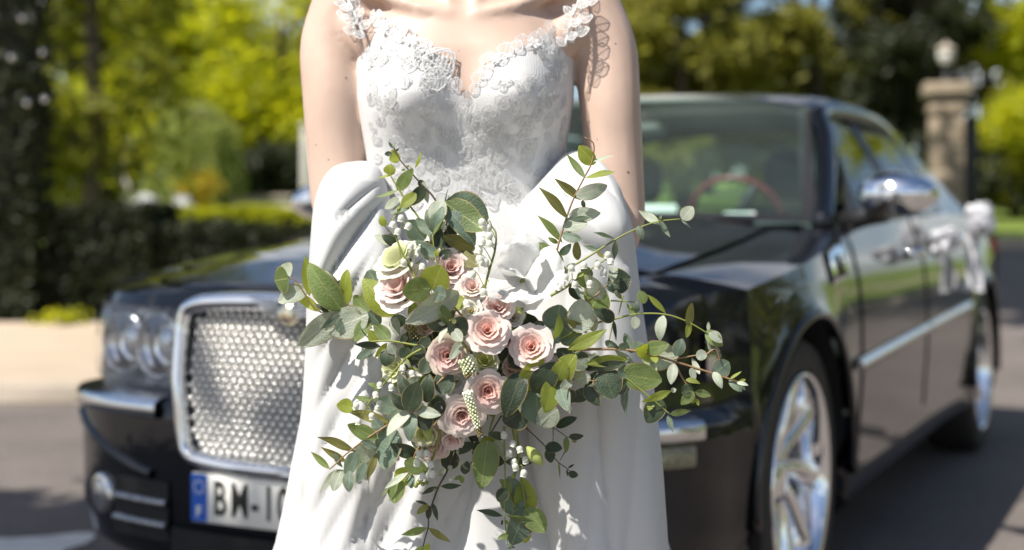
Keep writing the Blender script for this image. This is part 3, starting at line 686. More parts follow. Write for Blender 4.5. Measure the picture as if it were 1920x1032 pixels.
gr = MB().add(V, gridF(len(ring), 12, True, True)).obj('grille', [M['chrome']], CAR)
def inside(y, z, mgn=.0):
    hw = .90*np.interp(z, [.455,.48,.52,.60,.70,.775,.80,.815], [.20,.295,.315,.325,.336,.335,.30,.15]) - mgn
    return abs(y) < hw and .462+mgn < z < .806-mgn
def gx(y, z): return float(front_x(y)) - .004 - .03*float(sstep(z, .60, .83))
V = []; yy = np.linspace(-.345,.345,20)
for y in yy: V.append([(gx(y, z)-.03, y, z) for z in np.linspace(.452, .812, 10)])
MB().add(V, gridF(20, 10, flip=True)).obj('grille_backing', [M['dark']], gr)
mb = MB(); dy, dz = .0228, .0148; k = 0
bead_v, bead_f = sphereVF((0,0,0), (.006,.0088,.0066), 10, 7); bead_v = np.array(bead_v)
for iz, z in enumerate(np.arange(.470, .815, dz)):
    for y in np.arange(-.345 + (dy/2 if iz % 2 else 0), .346, dy):
        if inside(y, z, .004): mb.add(bead_v + np.array([gx(y, z)+.004, y, z]), bead_f)
        for s_ in (1, -1):
            y2, z2 = y + s_*dy/2, z + dz
            if inside(y, z) and inside(y2, z2):
                a = Vector((gx(y, z), y, z)); b = Vector((gx(y2, z2), y2, z2)); w = (b-a).cross(Vector((1,0,0))).normalized()*.0011; u = Vector((.002,0,0))
                mb.add([a-w, b-w, b+w, a+w, a-w*.4+u, b-w*.4+u, b+w*.4+u, a+w*.4+u], [(4,5,6,7),(0,1,5,4),(2,3,7,6)])
o = mb.obj('grille_mesh', [mat('mesh_chrome', (.93,.90,.84), .18, .66, noise=(70, (.80,.79,.75), .3, .7))], gr); o['kind'] = 'stuff'
# winged badge on top of the grille
mb = MB(); xb = .935; zb = .822
V, F = latheVF([(.001,.012),(.018,.010),(.026,.004),(.028,-.01)], 24); rot = Vector((1,0,.25)).to_track_quat('Z','Y').to_matrix(); c = Vector((xb+.012, 0, zb-.012))
bd = MB().add([tuple(rot @ Vector(v) + c) for v in V], F).obj('badge', [M['gold']], gr)
for sgn in (1, -1):
    mb = MB()
    for k in range(4):
        L_ = .105 - .012*k; z0 = zb + .006 - .010*k
        V = [[(xb + .012 - .10*(L_*q)**1.0*.25 + o_, sgn*(.024 + (L_-.024)*q), z0 + .012*q + h_*(1-.5*q)) for o_, h_ in ((-.008,-.004),(.004,-.0045),(.006,0),(.004,.0035),(-.008,.0045))] for q in np.linspace(0, 1, 8)]
        mb.add(V, gridF(8, 5, flip=sgn < 0)); mb.add(V[-1], [tuple(range(5))])
    mb.obj('wing', [M['chrome']], bd)
# number plate
pl = MB(); pl.add(*rboxVF(.948, .958, -.26, .26, .328, .440, .003)); pl = pl.obj('number_plate', [M['plate_white']], CAR)
mb = MB(); mb.add(*boxVF(.9535, .9592, -.2595, -.2145, .3305, .4375)); mb.obj('blue_band', [M['plate_blue']], pl, False)
def text(name, s, size, m, parent, y, z, x, w=1.0, bold=.0):
    cu = bpy.data.curves.new(name, 'FONT'); cu.body = s; cu.size = size; cu.extrude = .0008; cu.offset = bold; cu.align_x = 'LEFT'; cu.align_y = 'CENTER'; cu.materials.append(m)
    o = bpy.data.objects.new(name, cu); link(o, parent); o.location = (x, y, z); o.rotation_euler = (R(90), 0, R(90)); o.scale = (w, 1, 1)
    dg_ = bpy.context.evaluated_depsgraph_get(); me_ = bpy.data.meshes.new_from_object(o.evaluated_get(dg_)); me_.name = name
    o2 = obj(name, me_, parent); o2.location = o.location; o2.rotation_euler = o.rotation_euler; o2.scale = o.scale; bpy.data.objects.remove(o); return o2
for ch, y in (('B', -.197), ('M', -.149), ('-', -.092), ('1', -.060), ('0', -.020)): text('plate_letter', ch, .108, M['ink'], pl, y, .383, .9590, .62, .0018)
text('country_letter', 'F', .034, M['plate_white'], pl, -.245, .352, .9600, 1, .001)
mb = MB()
for k in range(12):
    a = 2*math.pi*k/12; mb.add(*sphereVF((.9595, -.237+.014*math.cos(a), .408+.014*math.sin(a)), (.001,.0028,.0028), 6, 4))
mb.obj('star_ring', [M['plate_white']], pl)
# greenhouse
def surf(A, B, n, bulge, m_):
    A = cr_path(A, m_); B = cr_path(B, m_); V = []
    for i in range(n):
        q = i/(n-1); row = A*(1-q) + B*q; row = row + np.array(bulge)*math.sin(math.pi*q); V.append(row)
    return np.array(V)
wb = [(-.66,-.77,1.005),(-.48,-.45,1.015),(-.42,0,1.02),(-.48,.45,1.015),(-.66,.77,1.005)]
wt = [(-1.25,-.60,1.412),(-1.14,-.35,1.450),(-1.10,0,1.460),(-1.14,.35,1.450),(-1.25,.60,1.412)]
W = surf(wb, wt, 14, (.02,0,.025), 30)
MB().add(W, gridF(14, 30)).obj('windscreen', [M['glass']], CAR)
rim_ = np.concatenate([W[0], W[1:,-1], W[-1,::-1][1:], W[::-1,0][1:-1]]); mb = MB()
cen = W.reshape(-1,3).mean(0); inn = rim_ + (cen - rim_)*np.array([.045,.06,.10]); 
mb.add(np.stack([rim_ + np.array([.004,0,.006]), inn + np.array([.004,0,.006])], 1), gridF(len(rim_), 2, True)); mb.obj('windscreen_frame', [M['black']], CAR)
# cowl and wipers
CW = [[(x, y, z) for x, z in ((-.50,1.008),(-.52,.995),(-.66 + .22*(1-(y/.78)**2),1.003))] for y in np.linspace(-.76,.76,20)]
MB().add(CW, gridF(20, 3, flip=True)).obj('cowl', [M['black']], CAR)
for y0, y1 in ((.62, .02), (.05, -.55)):
    MB().add(*tubeVF([(-.50, y0, 1.018),(-.50,(y0+y1)/2,1.035),(-.52,y1,1.05)], [.010,.008,.005], 6)).obj('wiper', [M['black']], CAR)
# roof
rt = [(-1.10,1.462),(-1.35,1.494),(-1.75,1.512),(-2.2,1.502),(-2.5,1.462),(-2.62,1.43)]; RT = cr_path(rt, 16)
rw = np.interp(RT[:,0], [-2.62,-2.2,-1.8,-1.25,-1.1], [.56,.61,.625,.60,.58]); V = []
for (x, z), w in zip(RT, rw):
    row = []
    for q in np.linspace(-1, 1, 25):
        zz = z - .028*q*q - .02*abs(q)**8; xx = x - .15*q*q*float(sstep(x, -1.6, -1.1)) ; row.append((xx, q*(w+.012), zz))
    row = [(row[0][0], -w-.04, row[0][2]-.045)] + row + [(row[-1][0], w+.04, row[-1][2]-.045)]
    V.append(row)
MB().add(V, gridF(16, 27)).obj('roof', [M['paint']], CAR); ROOF = np.array(V)
# side glass, pillars
def ysd(z): return .868 - (z-1.0)*.60
def side_poly(name, pts, m_, sgn, off=0, parent=CAR, th=.006):
    P = [(x, sgn*(ysd(z)+off), z) for x, z in pts]; n = len(P)
    Q = [(x, sgn*(ysd(z)+off-th), z) for x, z in pts]
    mb = MB(); mb.add(P + Q, [tuple(range(n)), tuple(range(2*n-1, n-1, -1))] + [(i, (i+1)%n, (i+1)%n+n, i+n) for i in range(n)])
    return mb.obj(name, [m_], parent, False)
for sgn in (1, -1):
    side_poly('side_window', [(-.86,1.012),(-1.62,1.04),(-1.66,1.385),(-1.36,1.378),(-1.20,1.29)], M['glass_dark'], sgn)
    side_poly('side_window', [(-1.76,1.045),(-2.50,1.068),(-2.62,1.16),(-2.46,1.365),(-2.1,1.39),(-1.78,1.387)], M['glass_dark'], sgn)
    side_poly('pillar', [(-1.60,1.02),(-1.78,1.03),(-1.80,1.41),(-1.64,1.41)], M['black'], sgn, .004, th=.02)
    side_poly('pillar', [(-2.52,1.05),(-3.26,1.075),(-3.12,1.14),(-2.66,1.42),(-2.44,1.415),(-2.60,1.20)], M['paint'], sgn, .004, th=.03)
    side_poly('window_trim', [(-.80,.985),(-2.62,1.045),(-2.62,1.066),(-.83,1.008)], M['chrome'], sgn, .010, th=.01)
    a = [(-.64, sgn*.79, 1.00),(-.86,sgn*.745,1.14),(-1.08,sgn*.69,1.285),(-1.26,sgn*.628,1.392),(-1.45,sgn*.628,1.418),(-1.8,sgn*.640,1.428),(-2.2,sgn*.632,1.422),(-2.5,sgn*.615,1.395)]
    P = cr_path(a, 30); MB().add(*tubeVF(P, [.035 - .006*i/29 for i in range(30)], 12)).obj('roof_rail', [M['paint']], CAR)
    # quarter glass sail behind the windscreen pillar
    side_poly('mirror_sail', [(-.66,.995),(-.90,1.01),(-1.02,1.17)], M['black'], sgn, .006, th=.015)
    # mirror
    mh = MB(); V, F = sphereVF((0,0,0), (.085,.118,.068), 22, 14); V = np.array(V)
    V[:,0] = np.where(V[:,0] < 0, V[:,0]*.35, V[:,0]); V[:,2] += .02*V[:,1]*sgn*0
    V[:,2] *= 1 - .18*(V[:,1]*sgn/.118)
    mr = mh.add(V + np.array([-.64, sgn*1.012, 1.095]), F).obj('door_mirror', [M['chrome']], CAR)
    mb = MB(); mb.add(*tubeVF([(-.72,sgn*.84,1.015),(-.69,sgn*.90,1.03),(-.665,sgn*.965,1.045)], [.035,.03,.034], 12)); mb.obj('mirror_arm', [M['black']], mr)
    # fender vent
    vb = MB(); vx = np.linspace(-.17,-.37,6)
    V = [[(x, sgn*(float(np.interp(-x, -OUT[:,0], OUT[:,1])) - float(d_side(z)) + .004 + (.006 if 0 < k < 3 else 0)), z) for k, z in enumerate((.845-(x+.17)*.10, .858-(x+.17)*.10, .925-(x+.17)*.18, .938-(x+.17)*.18))] for x in vx]
    vt = vb.add(V, gridF(6, 4, flip=sgn < 0)).obj('fender_vent', [M['chrome']], CAR)
    for q in (.3, .6):
        x = -.17 - .2*q; mb = MB(); mb.add([(x, sgn*(.940-float(d_side(.88))+.012), .868),(x-.03, sgn*(.940-float(d_side(.88))+.012), .868),(x-.04, sgn*(.940-float(d_side(.93))+.012), .925),(x-.01, sgn*(.940-float(d_side(.93))+.012), .925)], [(0,1,2,3) if sgn > 0 else (3,2,1,0)]); mb.obj('vent_slot', [M['dark']], vt)
# rear window
W2 = surf([(-3.28,-.72,1.075),(-3.38,0,1.09),(-3.28,.72,1.075)], [(-2.64,-.55,1.405),(-2.64,0,1.43),(-2.64,.55,1.405)], 8, (-.01,0,.02), 16)
MB().add(W2, gridF(8, 16, flip=True)).obj('rear_window', [M['glass']], CAR)
# interior
V = []
for x, z in ((-.50,.96),(-.62,1.0),(-.80,1.012),(-.98,.985),(-1.05,.90),(-1.03,.70)):
    V.append([(x, y, z + (.03*math.exp(-((y-.37)/.22)**2) if -1.0 < x < -.6 else 0)) for y in np.linspace(-.76,.76,24)])
MB().add(V, gridF(6, 24, flip=True)).obj('dashboard', [M['dash']], CAR)
for y in (.37, -.37):
    sb = MB(); sb.add(*rboxVF(-1.95,-1.42,y-.25,y+.25,.42,.58,.05)).add(*rboxVF(-2.05,-1.88,y-.25,y+.25,.55,1.09,.06))
    st = sb.obj('front_seat', [M['interior']], CAR); MB().add(*rboxVF(-2.06,-1.94,y-.15,y+.15,1.11,1.30,.05)).obj('headrest', [M['interior']], st)
sb = MB(); sb.add(*rboxVF(-2.70,-2.2,-.70,.70,.42,.60,.05)).add(*rboxVF(-2.86,-2.68,-.70,.70,.58,1.05,.06)); sb.obj('rear_seat', [M['interior']], CAR)
V, F = latheVF([(.165+.012*math.cos(a), .014*math.sin(a)) for a in np.linspace(0, 2*math.pi, 10, endpoint=False)], 36, closed=True)
rot = Vector((-.9,0,.42)).to_track_quat('Z','Y').to_matrix(); c = Vector((-1.15,.37,1.02))
sw = MB().add([tuple(rot @ Vector(v) + c) for v in V], F).obj('steering_wheel', [M['red']], CAR)
mb = MB()
for a in (0, 2.1, 4.2): mb.add(*tubeVF([c, c + rot @ Vector((.17*math.cos(a), .17*math.sin(a), 0))], [.03,.014], 8))
mb.obj('wheel_spoke', [M['interior']], sw)
for sgn in (1, -1):
    MB().add(*tubeVF([(-.80,sgn*.72,1.02),(-1.0,sgn*.68,1.16),(-1.22,sgn*.60,1.33)], [.012,.014,.014], 8)).obj('pillar_trim', [mat('pale_trim', (.42,.50,.42), .6, noise=(20,(.38,.46,.38),.4,.6))], CAR)
MB().add(*rboxVF(-1.12,-1.08,-.13,.13,1.30,1.37,.02)).obj('rear_view_mirror', [M['black']], CAR)
MB().add(*rboxVF(-.600,-.585,.50,.60,1.026,1.046,.004)).obj('windscreen_sticker', [M['paper']], CAR)
# rear lamps, bumper strip, exhaust (seen from a step aside only)
for sgn in (1, -1):
    V, F = follow(s_of_x(-3.80), s_of_x(-4.0), 8, [(.004,.70),(.012,.72),(.012,.94),(.004,.96)], sgn); MB().add(V, F).obj('tail_light', [M['red']], CAR)
# papers on the dash top
def car_pt(x, y, z): return CAR.matrix_basis @ Vector((x, y, z)) if True else None
bpy.context.view_layer.update()
CM = Matrix.Translation(CAR.location) @ Matrix.Rotation(-2.0347, 4, 'Z')
pt = empty('folded_card', CM @ Vector((-.84, .16, 1.026))); pt.rotation_euler = (0, 0, -2.0347); tag(pt, 'white folded card standing on the car dashboard behind the windscreen', 'card')
MB().add(*rboxVF(-.006,.0,-.10,.10,.0,.05,.002)).obj('front_leaf', [M['paper']], pt)
o = MB().add(*rboxVF(-.006,.0,-.095,.095,.0,.05,.002)).obj('rear_leaf', [M['paper']], pt); o.location = (-.03,0,0); o.rotation_euler = (0, R(25), 0)
# white bows tied to the door handles
def bow(name, label, p, scale, tails, seed):
    t = empty(name, p); tag(t, label, 'bow', 'white bows on the door handles'); g = random.Random(seed)
    for k in range(11):
        a = g.uniform(0, 2*math.pi); el = g.uniform(-.6, .9); d = Vector((math.cos(a)*math.cos(el), math.sin(a)*math.cos(el), math.sin(el)))
        if d.dot(Vector((.894,-.447,0))) < -.2: d = -d
        n_ = d.orthogonal().normalized(); L_ = scale*g.uniform(.65, 1.15); w = scale*.30; V = []
        for i in range(13):
            q = 2*math.pi*i/12; c = d*(L_*.5*(1-math.cos(q))) + n_*(L_*.30*math.sin(q)); b = d.cross(n_)*w*(.35+.65*math.sin(q/2))
            V.append([tuple(c + b*e + n_*.012*math.sin(e*7+i)) for e in (-1,-.5,0,.5,1)])
        MB().add(V, gridF(13, 5)).obj('loop', [M['ribbon']], t)
    for k in range(tails):
        V = []; dx = g.uniform(-.05,.05); dy = g.uniform(-.05,.05)
        for i in range(10):
            q = i/9; c = Vector((dx*q + .015*math.sin(q*8+k), dy*q + .05*math.sin(q*2), -scale*2.9*q)); b = Vector((.8,-.5,.1*math.sin(q*5)))*scale*.20
            V.append([tuple(c + b*e) for e in (-1,0,1)])
        MB().add(V, gridF(10, 3)).obj('tail', [M['ribbon']], t)
bow('ribbon_bow', 'white tulle bow on the front door handle, nearer the chrome mirror', CM @ Vector((-1.50, .985, .955)), .062, 0, 5)
bow('ribbon_bow', 'white tulle bow with long tails on the rear door handle', CM @ Vector((-2.34, .99, 1.03)), .098, 4, 6)
# ------------------------------------------------------------------ the bride
XC0 = -.070
M['skin'] = mat('skin', (.48,.35,.28), .45, spec=.35, noise=(13, (.57,.415,.335), .3, .7), bump=(420, .12, .0008), sss=.12)
M['hair'] = mat('brown_hair', (.07,.04,.022), .45, noise=(60, (.12,.07,.04), .35, .65), bump=(150, .5, .003))
M['cloth'] = mat('white_crepe', (.64,.64,.635), .62, spec=.2, sheen=.1, noise=(3, (.61,.61,.61), .35, .65), bump=(14, .10, .006), transl=((.6,.6,.58), .12))
M['lace'] = mat('white_lace', (.74,.74,.73), .6, spec=.2, noise=(60, (.70,.70,.70), .35, .65), bump=(500, .3, .001), transl=((.8,.8,.78), .15))
M['eye'] = mat('eye_white', (.75,.73,.7), .2, noise=(40, (.7,.68,.66), .4, .6)); M['lip'] = mat('lips', (.5,.16,.15), .35, noise=(60, (.45,.14,.13), .4, .6))
TZ = [.60,.72,.85,.95,1.03,1.10,1.18,1.25,1.30,1.34,1.375]
TW = [.165,.172,.172,.152,.136,.144,.156,.158,.148,.105,.052]
TD = [.115,.118,.116,.10,.086,.090,.098,.097,.084,.064,.05]
TY = [2.03,2.03,2.03,2.03,2.03,2.03,2.03,2.03,2.035,2.04,2.045]
def torso(z, th, off=0.0):
    """point of the torso surface; th = 0 faces the camera"""
    w = np.interp(z, TZ, TW) + off; d = np.interp(z, TZ, TD) + off; yc = np.interp(z, TZ, TY)
    s, c = np.sin(th), np.cos(th); p = 2.35
    r = 1/(np.abs(s)**p + np.abs(c)**p)**(1/p)
    x = w*r*s; y = -d*r*c
    for bx in (-.078, .078):
        sg = np.where(z > 1.178, .064, .060)
        y = y - .043*np.exp(-((x-bx)/.060)**2 - ((z-1.178)/sg)**2) * (np.cos(th) > 0)
    return XC0 + x, yc + y, z
zz = np.linspace(.60, 1.375, 90); tt = np.linspace(0, 2*math.pi, 96, endpoint=False)
bm = MB(); G = np.array([[torso(z, t) for t in tt] for z in zz]); F = gridF(90, 96, closed_m=True, flip=True)
bm.add(G, F + [tuple(range(95, -1, -1)), tuple(range(89*96, 90*96))])
def chain(mb, P, rad, flat=None):
    """smooth tapering limb"""
    P = np.array(P, float); n = 8*len(P); Q = cr_path(P, n); Rr = np.interp(np.linspace(0, len(P)-1, n), range(len(P)), rad)
    V, F = tubeVF(Q, list(Rr), 16); mb.add(V, F)
    mb.add(*sphereVF(Q[0], Rr[0], 16, 10)); mb.add(*sphereVF(Q[-1], Rr[-1], 16, 10))
SH = {-1: (XC0-.183, 2.04, 1.318), 1: (XC0+.186, 2.04, 1.318)}
EL = {-1: (-.258, 2.0, 1.035), 1: (.158, 2.0, 1.01)}
WR = {-1: (-.145, 1.88, .865), 1: (.055, 1.88, .85)}
PALM = {-1: (-.088, 1.825, .815), 1: (-.012, 1.825, .795)}
for s in (-1, 1):
    a, e, w = Vector(SH[s]), Vector(EL[s]), Vector(WR[s])
    chain(bm, [Vector((XC0+s*.06, 2.04, 1.345)), Vector((XC0+s*.13, 2.04, 1.335)), a], [.042,.044,.050])
    m1 = a.lerp(e, .45) + Vector((s*.010, -.006, 0))
    chain(bm, [a, a.lerp(e,.2)+Vector((s*.014,0,0)), m1, a.lerp(e,.75)+Vector((s*.004,0,0)), e], [.050,.049,.046,.043,.039])
    chain(bm, [e, e.lerp(w,.3)+Vector((s*.008,0,-.004)), e.lerp(w,.7), w], [.039,.041,.033,.026])
    chain(bm, [w, w.lerp(Vector(PALM[s]),.5), Vector(PALM[s])], [.026,.028,.027])
    # collar bone and chest muscle towards the arm
    chain(bm, [(XC0+s*.018, 1.957, 1.297), (XC0+s*.075, 1.962, 1.312), (XC0+s*.15, 1.995, 1.345)], [.011,.010,.013])
    chain(bm, [(XC0+s*.10, 1.985, 1.24), (XC0+s*.15, 2.005, 1.275), (XC0+s*.19, 2.03, 1.30)], [.035,.034,.036])
    # neck tendons
    chain(bm, [(XC0+s*.014, 1.962, 1.305), (XC0+s*.035, 1.985, 1.36), (XC0+s*.052, 2.02, 1.43)], [.009,.011,.012])
    # fingers closed round the stems, thumb on the near side
    pc = Vector(PALM[s]); ln = (.056,.064,.060,.046)
    for k in range(4):
        b = pc + Vector((-s*.012, -.006, .024 - .017*k)); L_ = ln[k]
        chain(bm, [b, b + Vector((-s*L_*.45, -.022, -.004)), b + Vector((-s*L_*.80, -.012, -.008)), b + Vector((-s*L_*.80, .012, -.010))], [.0095,.009,.008,.007])
    chain(bm, [pc + Vector((s*.004,-.012,.018)), pc + Vector((-s*.004,-.036,.036)), pc + Vector((-s*.022,-.046,.045))], [.012,.0105,.0085])
    # legs below the skirt
    chain(bm, [(XC0+s*.085, 2.04, .78), (XC0+s*.09, 2.03, .45), (XC0+s*.085, 2.05, .12)], [.085,.052,.034])
    chain(bm, [(XC0+s*.085, 2.06, .09), (XC0+s*.088, 1.98, .055), (XC0+s*.092, 1.90, .035)], [.034,.034,.024])
# neck, head and face
HC = Vector((XC0+.012, 2.03, 1.575))
chain(bm, [(XC0, 2.045, 1.30), (XC0+.003, 2.04, 1.38), (XC0+.008, 2.035, 1.47)], [.058,.053,.054])
bm.add(*sphereVF(HC + Vector((0,.012,.02)), (.074,.092,.095), 28, 20)); bm.add(*sphereVF(HC + Vector((0,-.024,-.045)), (.056,.062,.062), 24, 16))
bm.add(*sphereVF(HC + Vector((0,-.062,-.093)), (.024,.022,.018), 14, 10))
chain(bm, [HC + Vector((0,-.078,.022)), HC + Vector((0,-.092,-.012)), HC + Vector((0,-.105,-.034))], [.010,.010,.012])
for s in (-1, 1):
    bm.add(*sphereVF(HC + Vector((s*.012,-.092,-.036)), .009, 10, 8)); bm.add(*sphereVF(HC + Vector((s*.040,-.055,-.030)), (.026,.022,.022), 12, 8))
    bm.add(*sphereVF(HC + Vector((s*.030,-.070,.030)), (.026,.012,.009), 12, 8)); bm.add(*sphereVF(HC + Vector((s*.075,.012,-.012)), (.010,.020,.030), 12, 8))
bm.add(*sphereVF(HC + Vector((0,-.082,-.062)), (.024,.012,.007), 12, 8)); bm.add(*sphereVF(HC + Vector((0,-.080,-.074)), (.020,.012,.008), 12, 8))
src = bm.obj('person', [M['skin']])
md = src.modifiers.new('remesh', 'REMESH'); md.mode = 'VOXEL'; md.voxel_size = .0052
ms = src.modifiers.new('smooth', 'SMOOTH'); ms.factor = .5; ms.iterations = 9
dg = bpy.context.evaluated_depsgraph_get(); me = bpy.data.meshes.new_from_object(src.evaluated_get(dg)); me.name = 'person'
src.modifiers.clear(); src.data = me; me.polygons.foreach_set('use_smooth', np.ones(len(me.polygons), dtype=bool))
BR = src; tag(BR, 'bride in white lace bodice and long skirt holding a bouquet in front of the car', 'person')
for s in (-1, 1):
    MB().add(*sphereVF(HC + Vector((s*.030,-.072,.012)), (.013,.009,.008), 12, 8)).obj('eye', [M['eye']], BR)
MB().add(*sphereVF(HC + Vector((0,-.088,-.067)), (.020,.008,.009), 14, 8)).obj('mouth', [M['lip']], BR)
# hair: cap swept back into a low bun
hv = MB(); V, F = sphereVF((0,0,0), 1, 40, 26); V = np.array(V)
k = np.where((V[:,1] < -.25) & (V[:,2] < .55), .90, 1.0)
V = V * np.array([.086,.108,.108]) * k[:,None] + np.array(HC + Vector((0,.020,.026))); V[:,1] += .004*np.sin(V[:,0]*220)
hv.add(V, F); hv.add(*sphereVF(HC + Vector((0,.115,-.02)), (.05,.045,.045), 20, 14)); hv.obj('hair', [M['hair']], BR)

from mathutils.bvhtree import BVHTree
M['mole'] = mat('mole', (.16,.08,.055), .6, noise=(400, (.2,.1,.07), .4, .6))
_bt = BVHTree.FromPolygons([v.co.copy() for v in me.vertices], [tuple(p.vertices) for p in me.polygons])
for u, v, s in ((648,146,1.0),(571,238,.8),(593,272,.7),(1154,82,.9),(1177,323,1.2),(616,300,.7),(640,60,.6),(860,96,.5),(1120,262,.6)):
    h = _bt.ray_cast(Vector((0,0,CAM_H)), (px(u, v, 1) - Vector((0,0,CAM_H))).normalized())
    if h[0] is not None: MB().add(*sphereVF((0,0,0), (.0016*s, .0006*s, .0016*s), 8, 5)).obj('mole', [M['mole']], BR, loc=h[0])
# bodice: same surface, a little outside it, cut along the neckline
NECK = [(-1.7,52),(650,30),(668,34),(690,26),(722,40),(748,62),(775,70),(800,92),(838,104),(848,128),(856,160),(875,184),(893,160),(905,132),(930,108),(962,90),(1000,76),(1020,62),(1045,58),(1075,48),(1090,52)]
nu = np.array([p[0] for p in NECK[1:]]); nv = np.array([p[1] for p in NECK[1:]])
def neck_z(x, y):
    u = 960 + 2550*x/y; v = np.interp(u, nu, nv); return CAM_H - (v-435)/2550*y
zz = np.linspace(.90, 1.335, 200); tt = np.linspace(-math.pi, math.pi, 260)
G = np.array([[torso(z, t, .0055) for t in tt] for z in zz]); x, y = G[...,0], G[...,1]
front = np.abs(tt)[None,:] < 1.75
nz = np.where(front, neck_z(x, y), 1.235)
keep = G[...,2] < nz
Gc = G.copy(); Gc[...,2] = np.minimum(G[...,2], np.where(keep, G[...,2], nz))
F = []
for f in gridF(200, 260):
    kk = [keep[i//260, i%260] for i in f]
    if all(kk): F.append(f[::-1])
bod = obj('bodice', mkmesh('bodice', G, F, M['lace']), BR)
# raised feather motif in the lace bodice (relief of the fabric)
def lace_relief(m):
    nt = m.node_tree; N = nt.nodes; L = nt.links; b = N['Principled BSDF']
    co = N.new('ShaderNodeTexCoord'); nz_ = N.new('ShaderNodeTexNoise'); nz_.inputs['Scale'].default_value = 9; nz_.inputs['Detail'].default_value = 2
    L.new(co.outputs['Object'], nz_.inputs['Vector'])
    ad = N.new('ShaderNodeMix'); ad.data_type = 'VECTOR'; ad.inputs[0].default_value = .10
    L.new(co.outputs['Object'], ad.inputs[4]); L.new(nz_.outputs['Color'], ad.inputs[5])
    wv = N.new('ShaderNodeTexWave'); wv.inputs['Scale'].default_value = 95; wv.inputs['Distortion'].default_value = 7; wv.inputs['Detail'].default_value = 3; wv.inputs['Detail Scale'].default_value = .8
    L.new(ad.outputs[1], wv.inputs['Vector'])
    vo = N.new('ShaderNodeTexVoronoi'); vo.inputs['Scale'].default_value = 42; L.new(ad.outputs[1], vo.inputs['Vector'])
    mt = N.new('ShaderNodeMath'); mt.operation = 'MULTIPLY'; L.new(wv.outputs['Fac'], mt.inputs[0]); L.new(vo.outputs['Distance'], mt.inputs[1])
    bp = N.new('ShaderNodeBump'); bp.inputs['Strength'].default_value = .22; bp.inputs['Distance'].default_value = .0016
    L.new(mt.outputs['Value'], bp.inputs['Height'])
    old = b.inputs['Normal'].links[0].from_node; L.new(bp.outputs['Normal'], old.inputs['Normal'])
M['lace_bodice'] = M['lace'].copy(); M['lace_bodice'].name = 'lace_bodice'; lace_relief(M['lace_bodice'])
bod.data.materials[0] = M['lace_bodice']
M['sheer'] = mat('sheer_lace', (.82,.82,.82), .6, noise=(40, (.76,.76,.77), .35, .65))
_nt = M['sheer'].node_tree; _t = _nt.nodes.new('ShaderNodeBsdfTransparent'); _m = _nt.nodes.new('ShaderNodeMixShader'); _m.inputs['Fac'].default_value = .16
_nt.links.new(_t.outputs[0], _m.inputs[1]); _nt.links.new(_nt.nodes['Principled BSDF'].outputs[0], _m.inputs[2]); _nt.links.new(_m.outputs[0], _nt.nodes['Material Output'].inputs['Surface'])
# lace petals: rim, vein and ribs, of three kinds
def lace_petal(kind):
    g = random.Random(kind); mb = MB(); n = 18; wd = (.42, .55, .34)[kind]
    def edge(q, s): return np.array([s*wd*math.sin(math.pi*min(1, q**.8))**.8*(1+.05*math.sin(q*22)), q, .06*math.sin(math.pi*q)])
    for s in (-1, 1):
        mb.add(*tubeVF([edge(q, s) for q in np.linspace(0, 1, n)], .034, 5))
    mb.add(*tubeVF([(0,q,.08*math.sin(math.pi*q)+.02) for q in np.linspace(0,1,8)], .024, 5))
    for k in range(1, 7):
        for s in (-1, 1):
            q = k/7.5; e = edge(min(1, q+.14), s); mb.add(*tubeVF([(0,q,.08*math.sin(math.pi*q)), tuple(e*.5 + np.array([0,q*.5,.05])), tuple(e)], .015, 4))
    if kind != 1:
        V = [[tuple(edge(q, -1)*(1-a) + edge(q, 1)*a) for a in np.linspace(0,1,5)] for q in np.linspace(.03,.97,10)]; mb.add(V, gridF(10, 5), 1)
    return mb.mesh('lace_petal', [M['lace'], M['sheer']])
LP = [lace_petal(k) for k in range(3)]
FLW = MB()
for k in range(6):
    a = k*math.pi/3; V = [[(( .12+.88*q)*math.cos(a+e*.42*math.sin(math.pi*min(1,q*.85+.1))), (.12+.88*q)*math.sin(a+e*.42*math.sin(math.pi*min(1,q*.85+.1))), .18*q*q+.05*abs(e)) for e in (-1,-.5,0,.5,1)] for q in np.linspace(0,1,6)]
    FLW.add(V, gridF(6,5))
FLW.add(*sphereVF((0,0,.06), .15, 8, 5)); FLW = FLW.mesh('lace_flower', [M['lace']])
def body_y(x, z, off=.008):
    """front of the bodice at x, z"""
    th = np.linspace(-1.5, 1.5, 121); X, Y, _ = torso(z, th, off); return float(np.interp(x, X, Y)), None
def on_body(u, v, off=.008):
    y = 1.95
    for _ in range(4):
        p = px(u, v, y); y = body_y(p.x, min(p.z, 1.33), off)[0]
    return px(u, v, y)
def put_lace(u, v, ang, L_, kind, me=None, off=.008, tilt=0, p=None):
    p = p or on_body(u, v, off); du = 6
    a = on_body(u+du, v, off) - on_body(u-du, v, off); b = on_body(u, v-du, off) - on_body(u, v+du, off)
    a.normalize(); n_ = a.cross(b); n_ = n_.normalized() if n_.length > 1e-6 else Vector((0,-1,0))
    if n_.y > 0: n_ = -n_
    b = n_.cross(a).normalized(); r = math.radians(ang)
    yd = (a*math.cos(r) + b*math.sin(r)); yd = (yd + n_*tilt).normalized(); xd = yd.cross(n_).normalized(); zd = xd.cross(yd)
    o = obj('lace_petal' if me is None else 'lace_flower', LP[kind] if me is None else me, bod); s = L_*.00076
    o.matrix_local = Matrix.Translation(p) @ Matrix((( xd.x,yd.x,zd.x,0),(xd.y,yd.y,zd.y,0),(xd.z,yd.z,zd.z,0),(0,0,0,1))) @ Matrix.Diagonal((s,s,s*.25,1)); return o
g = random.Random(12)
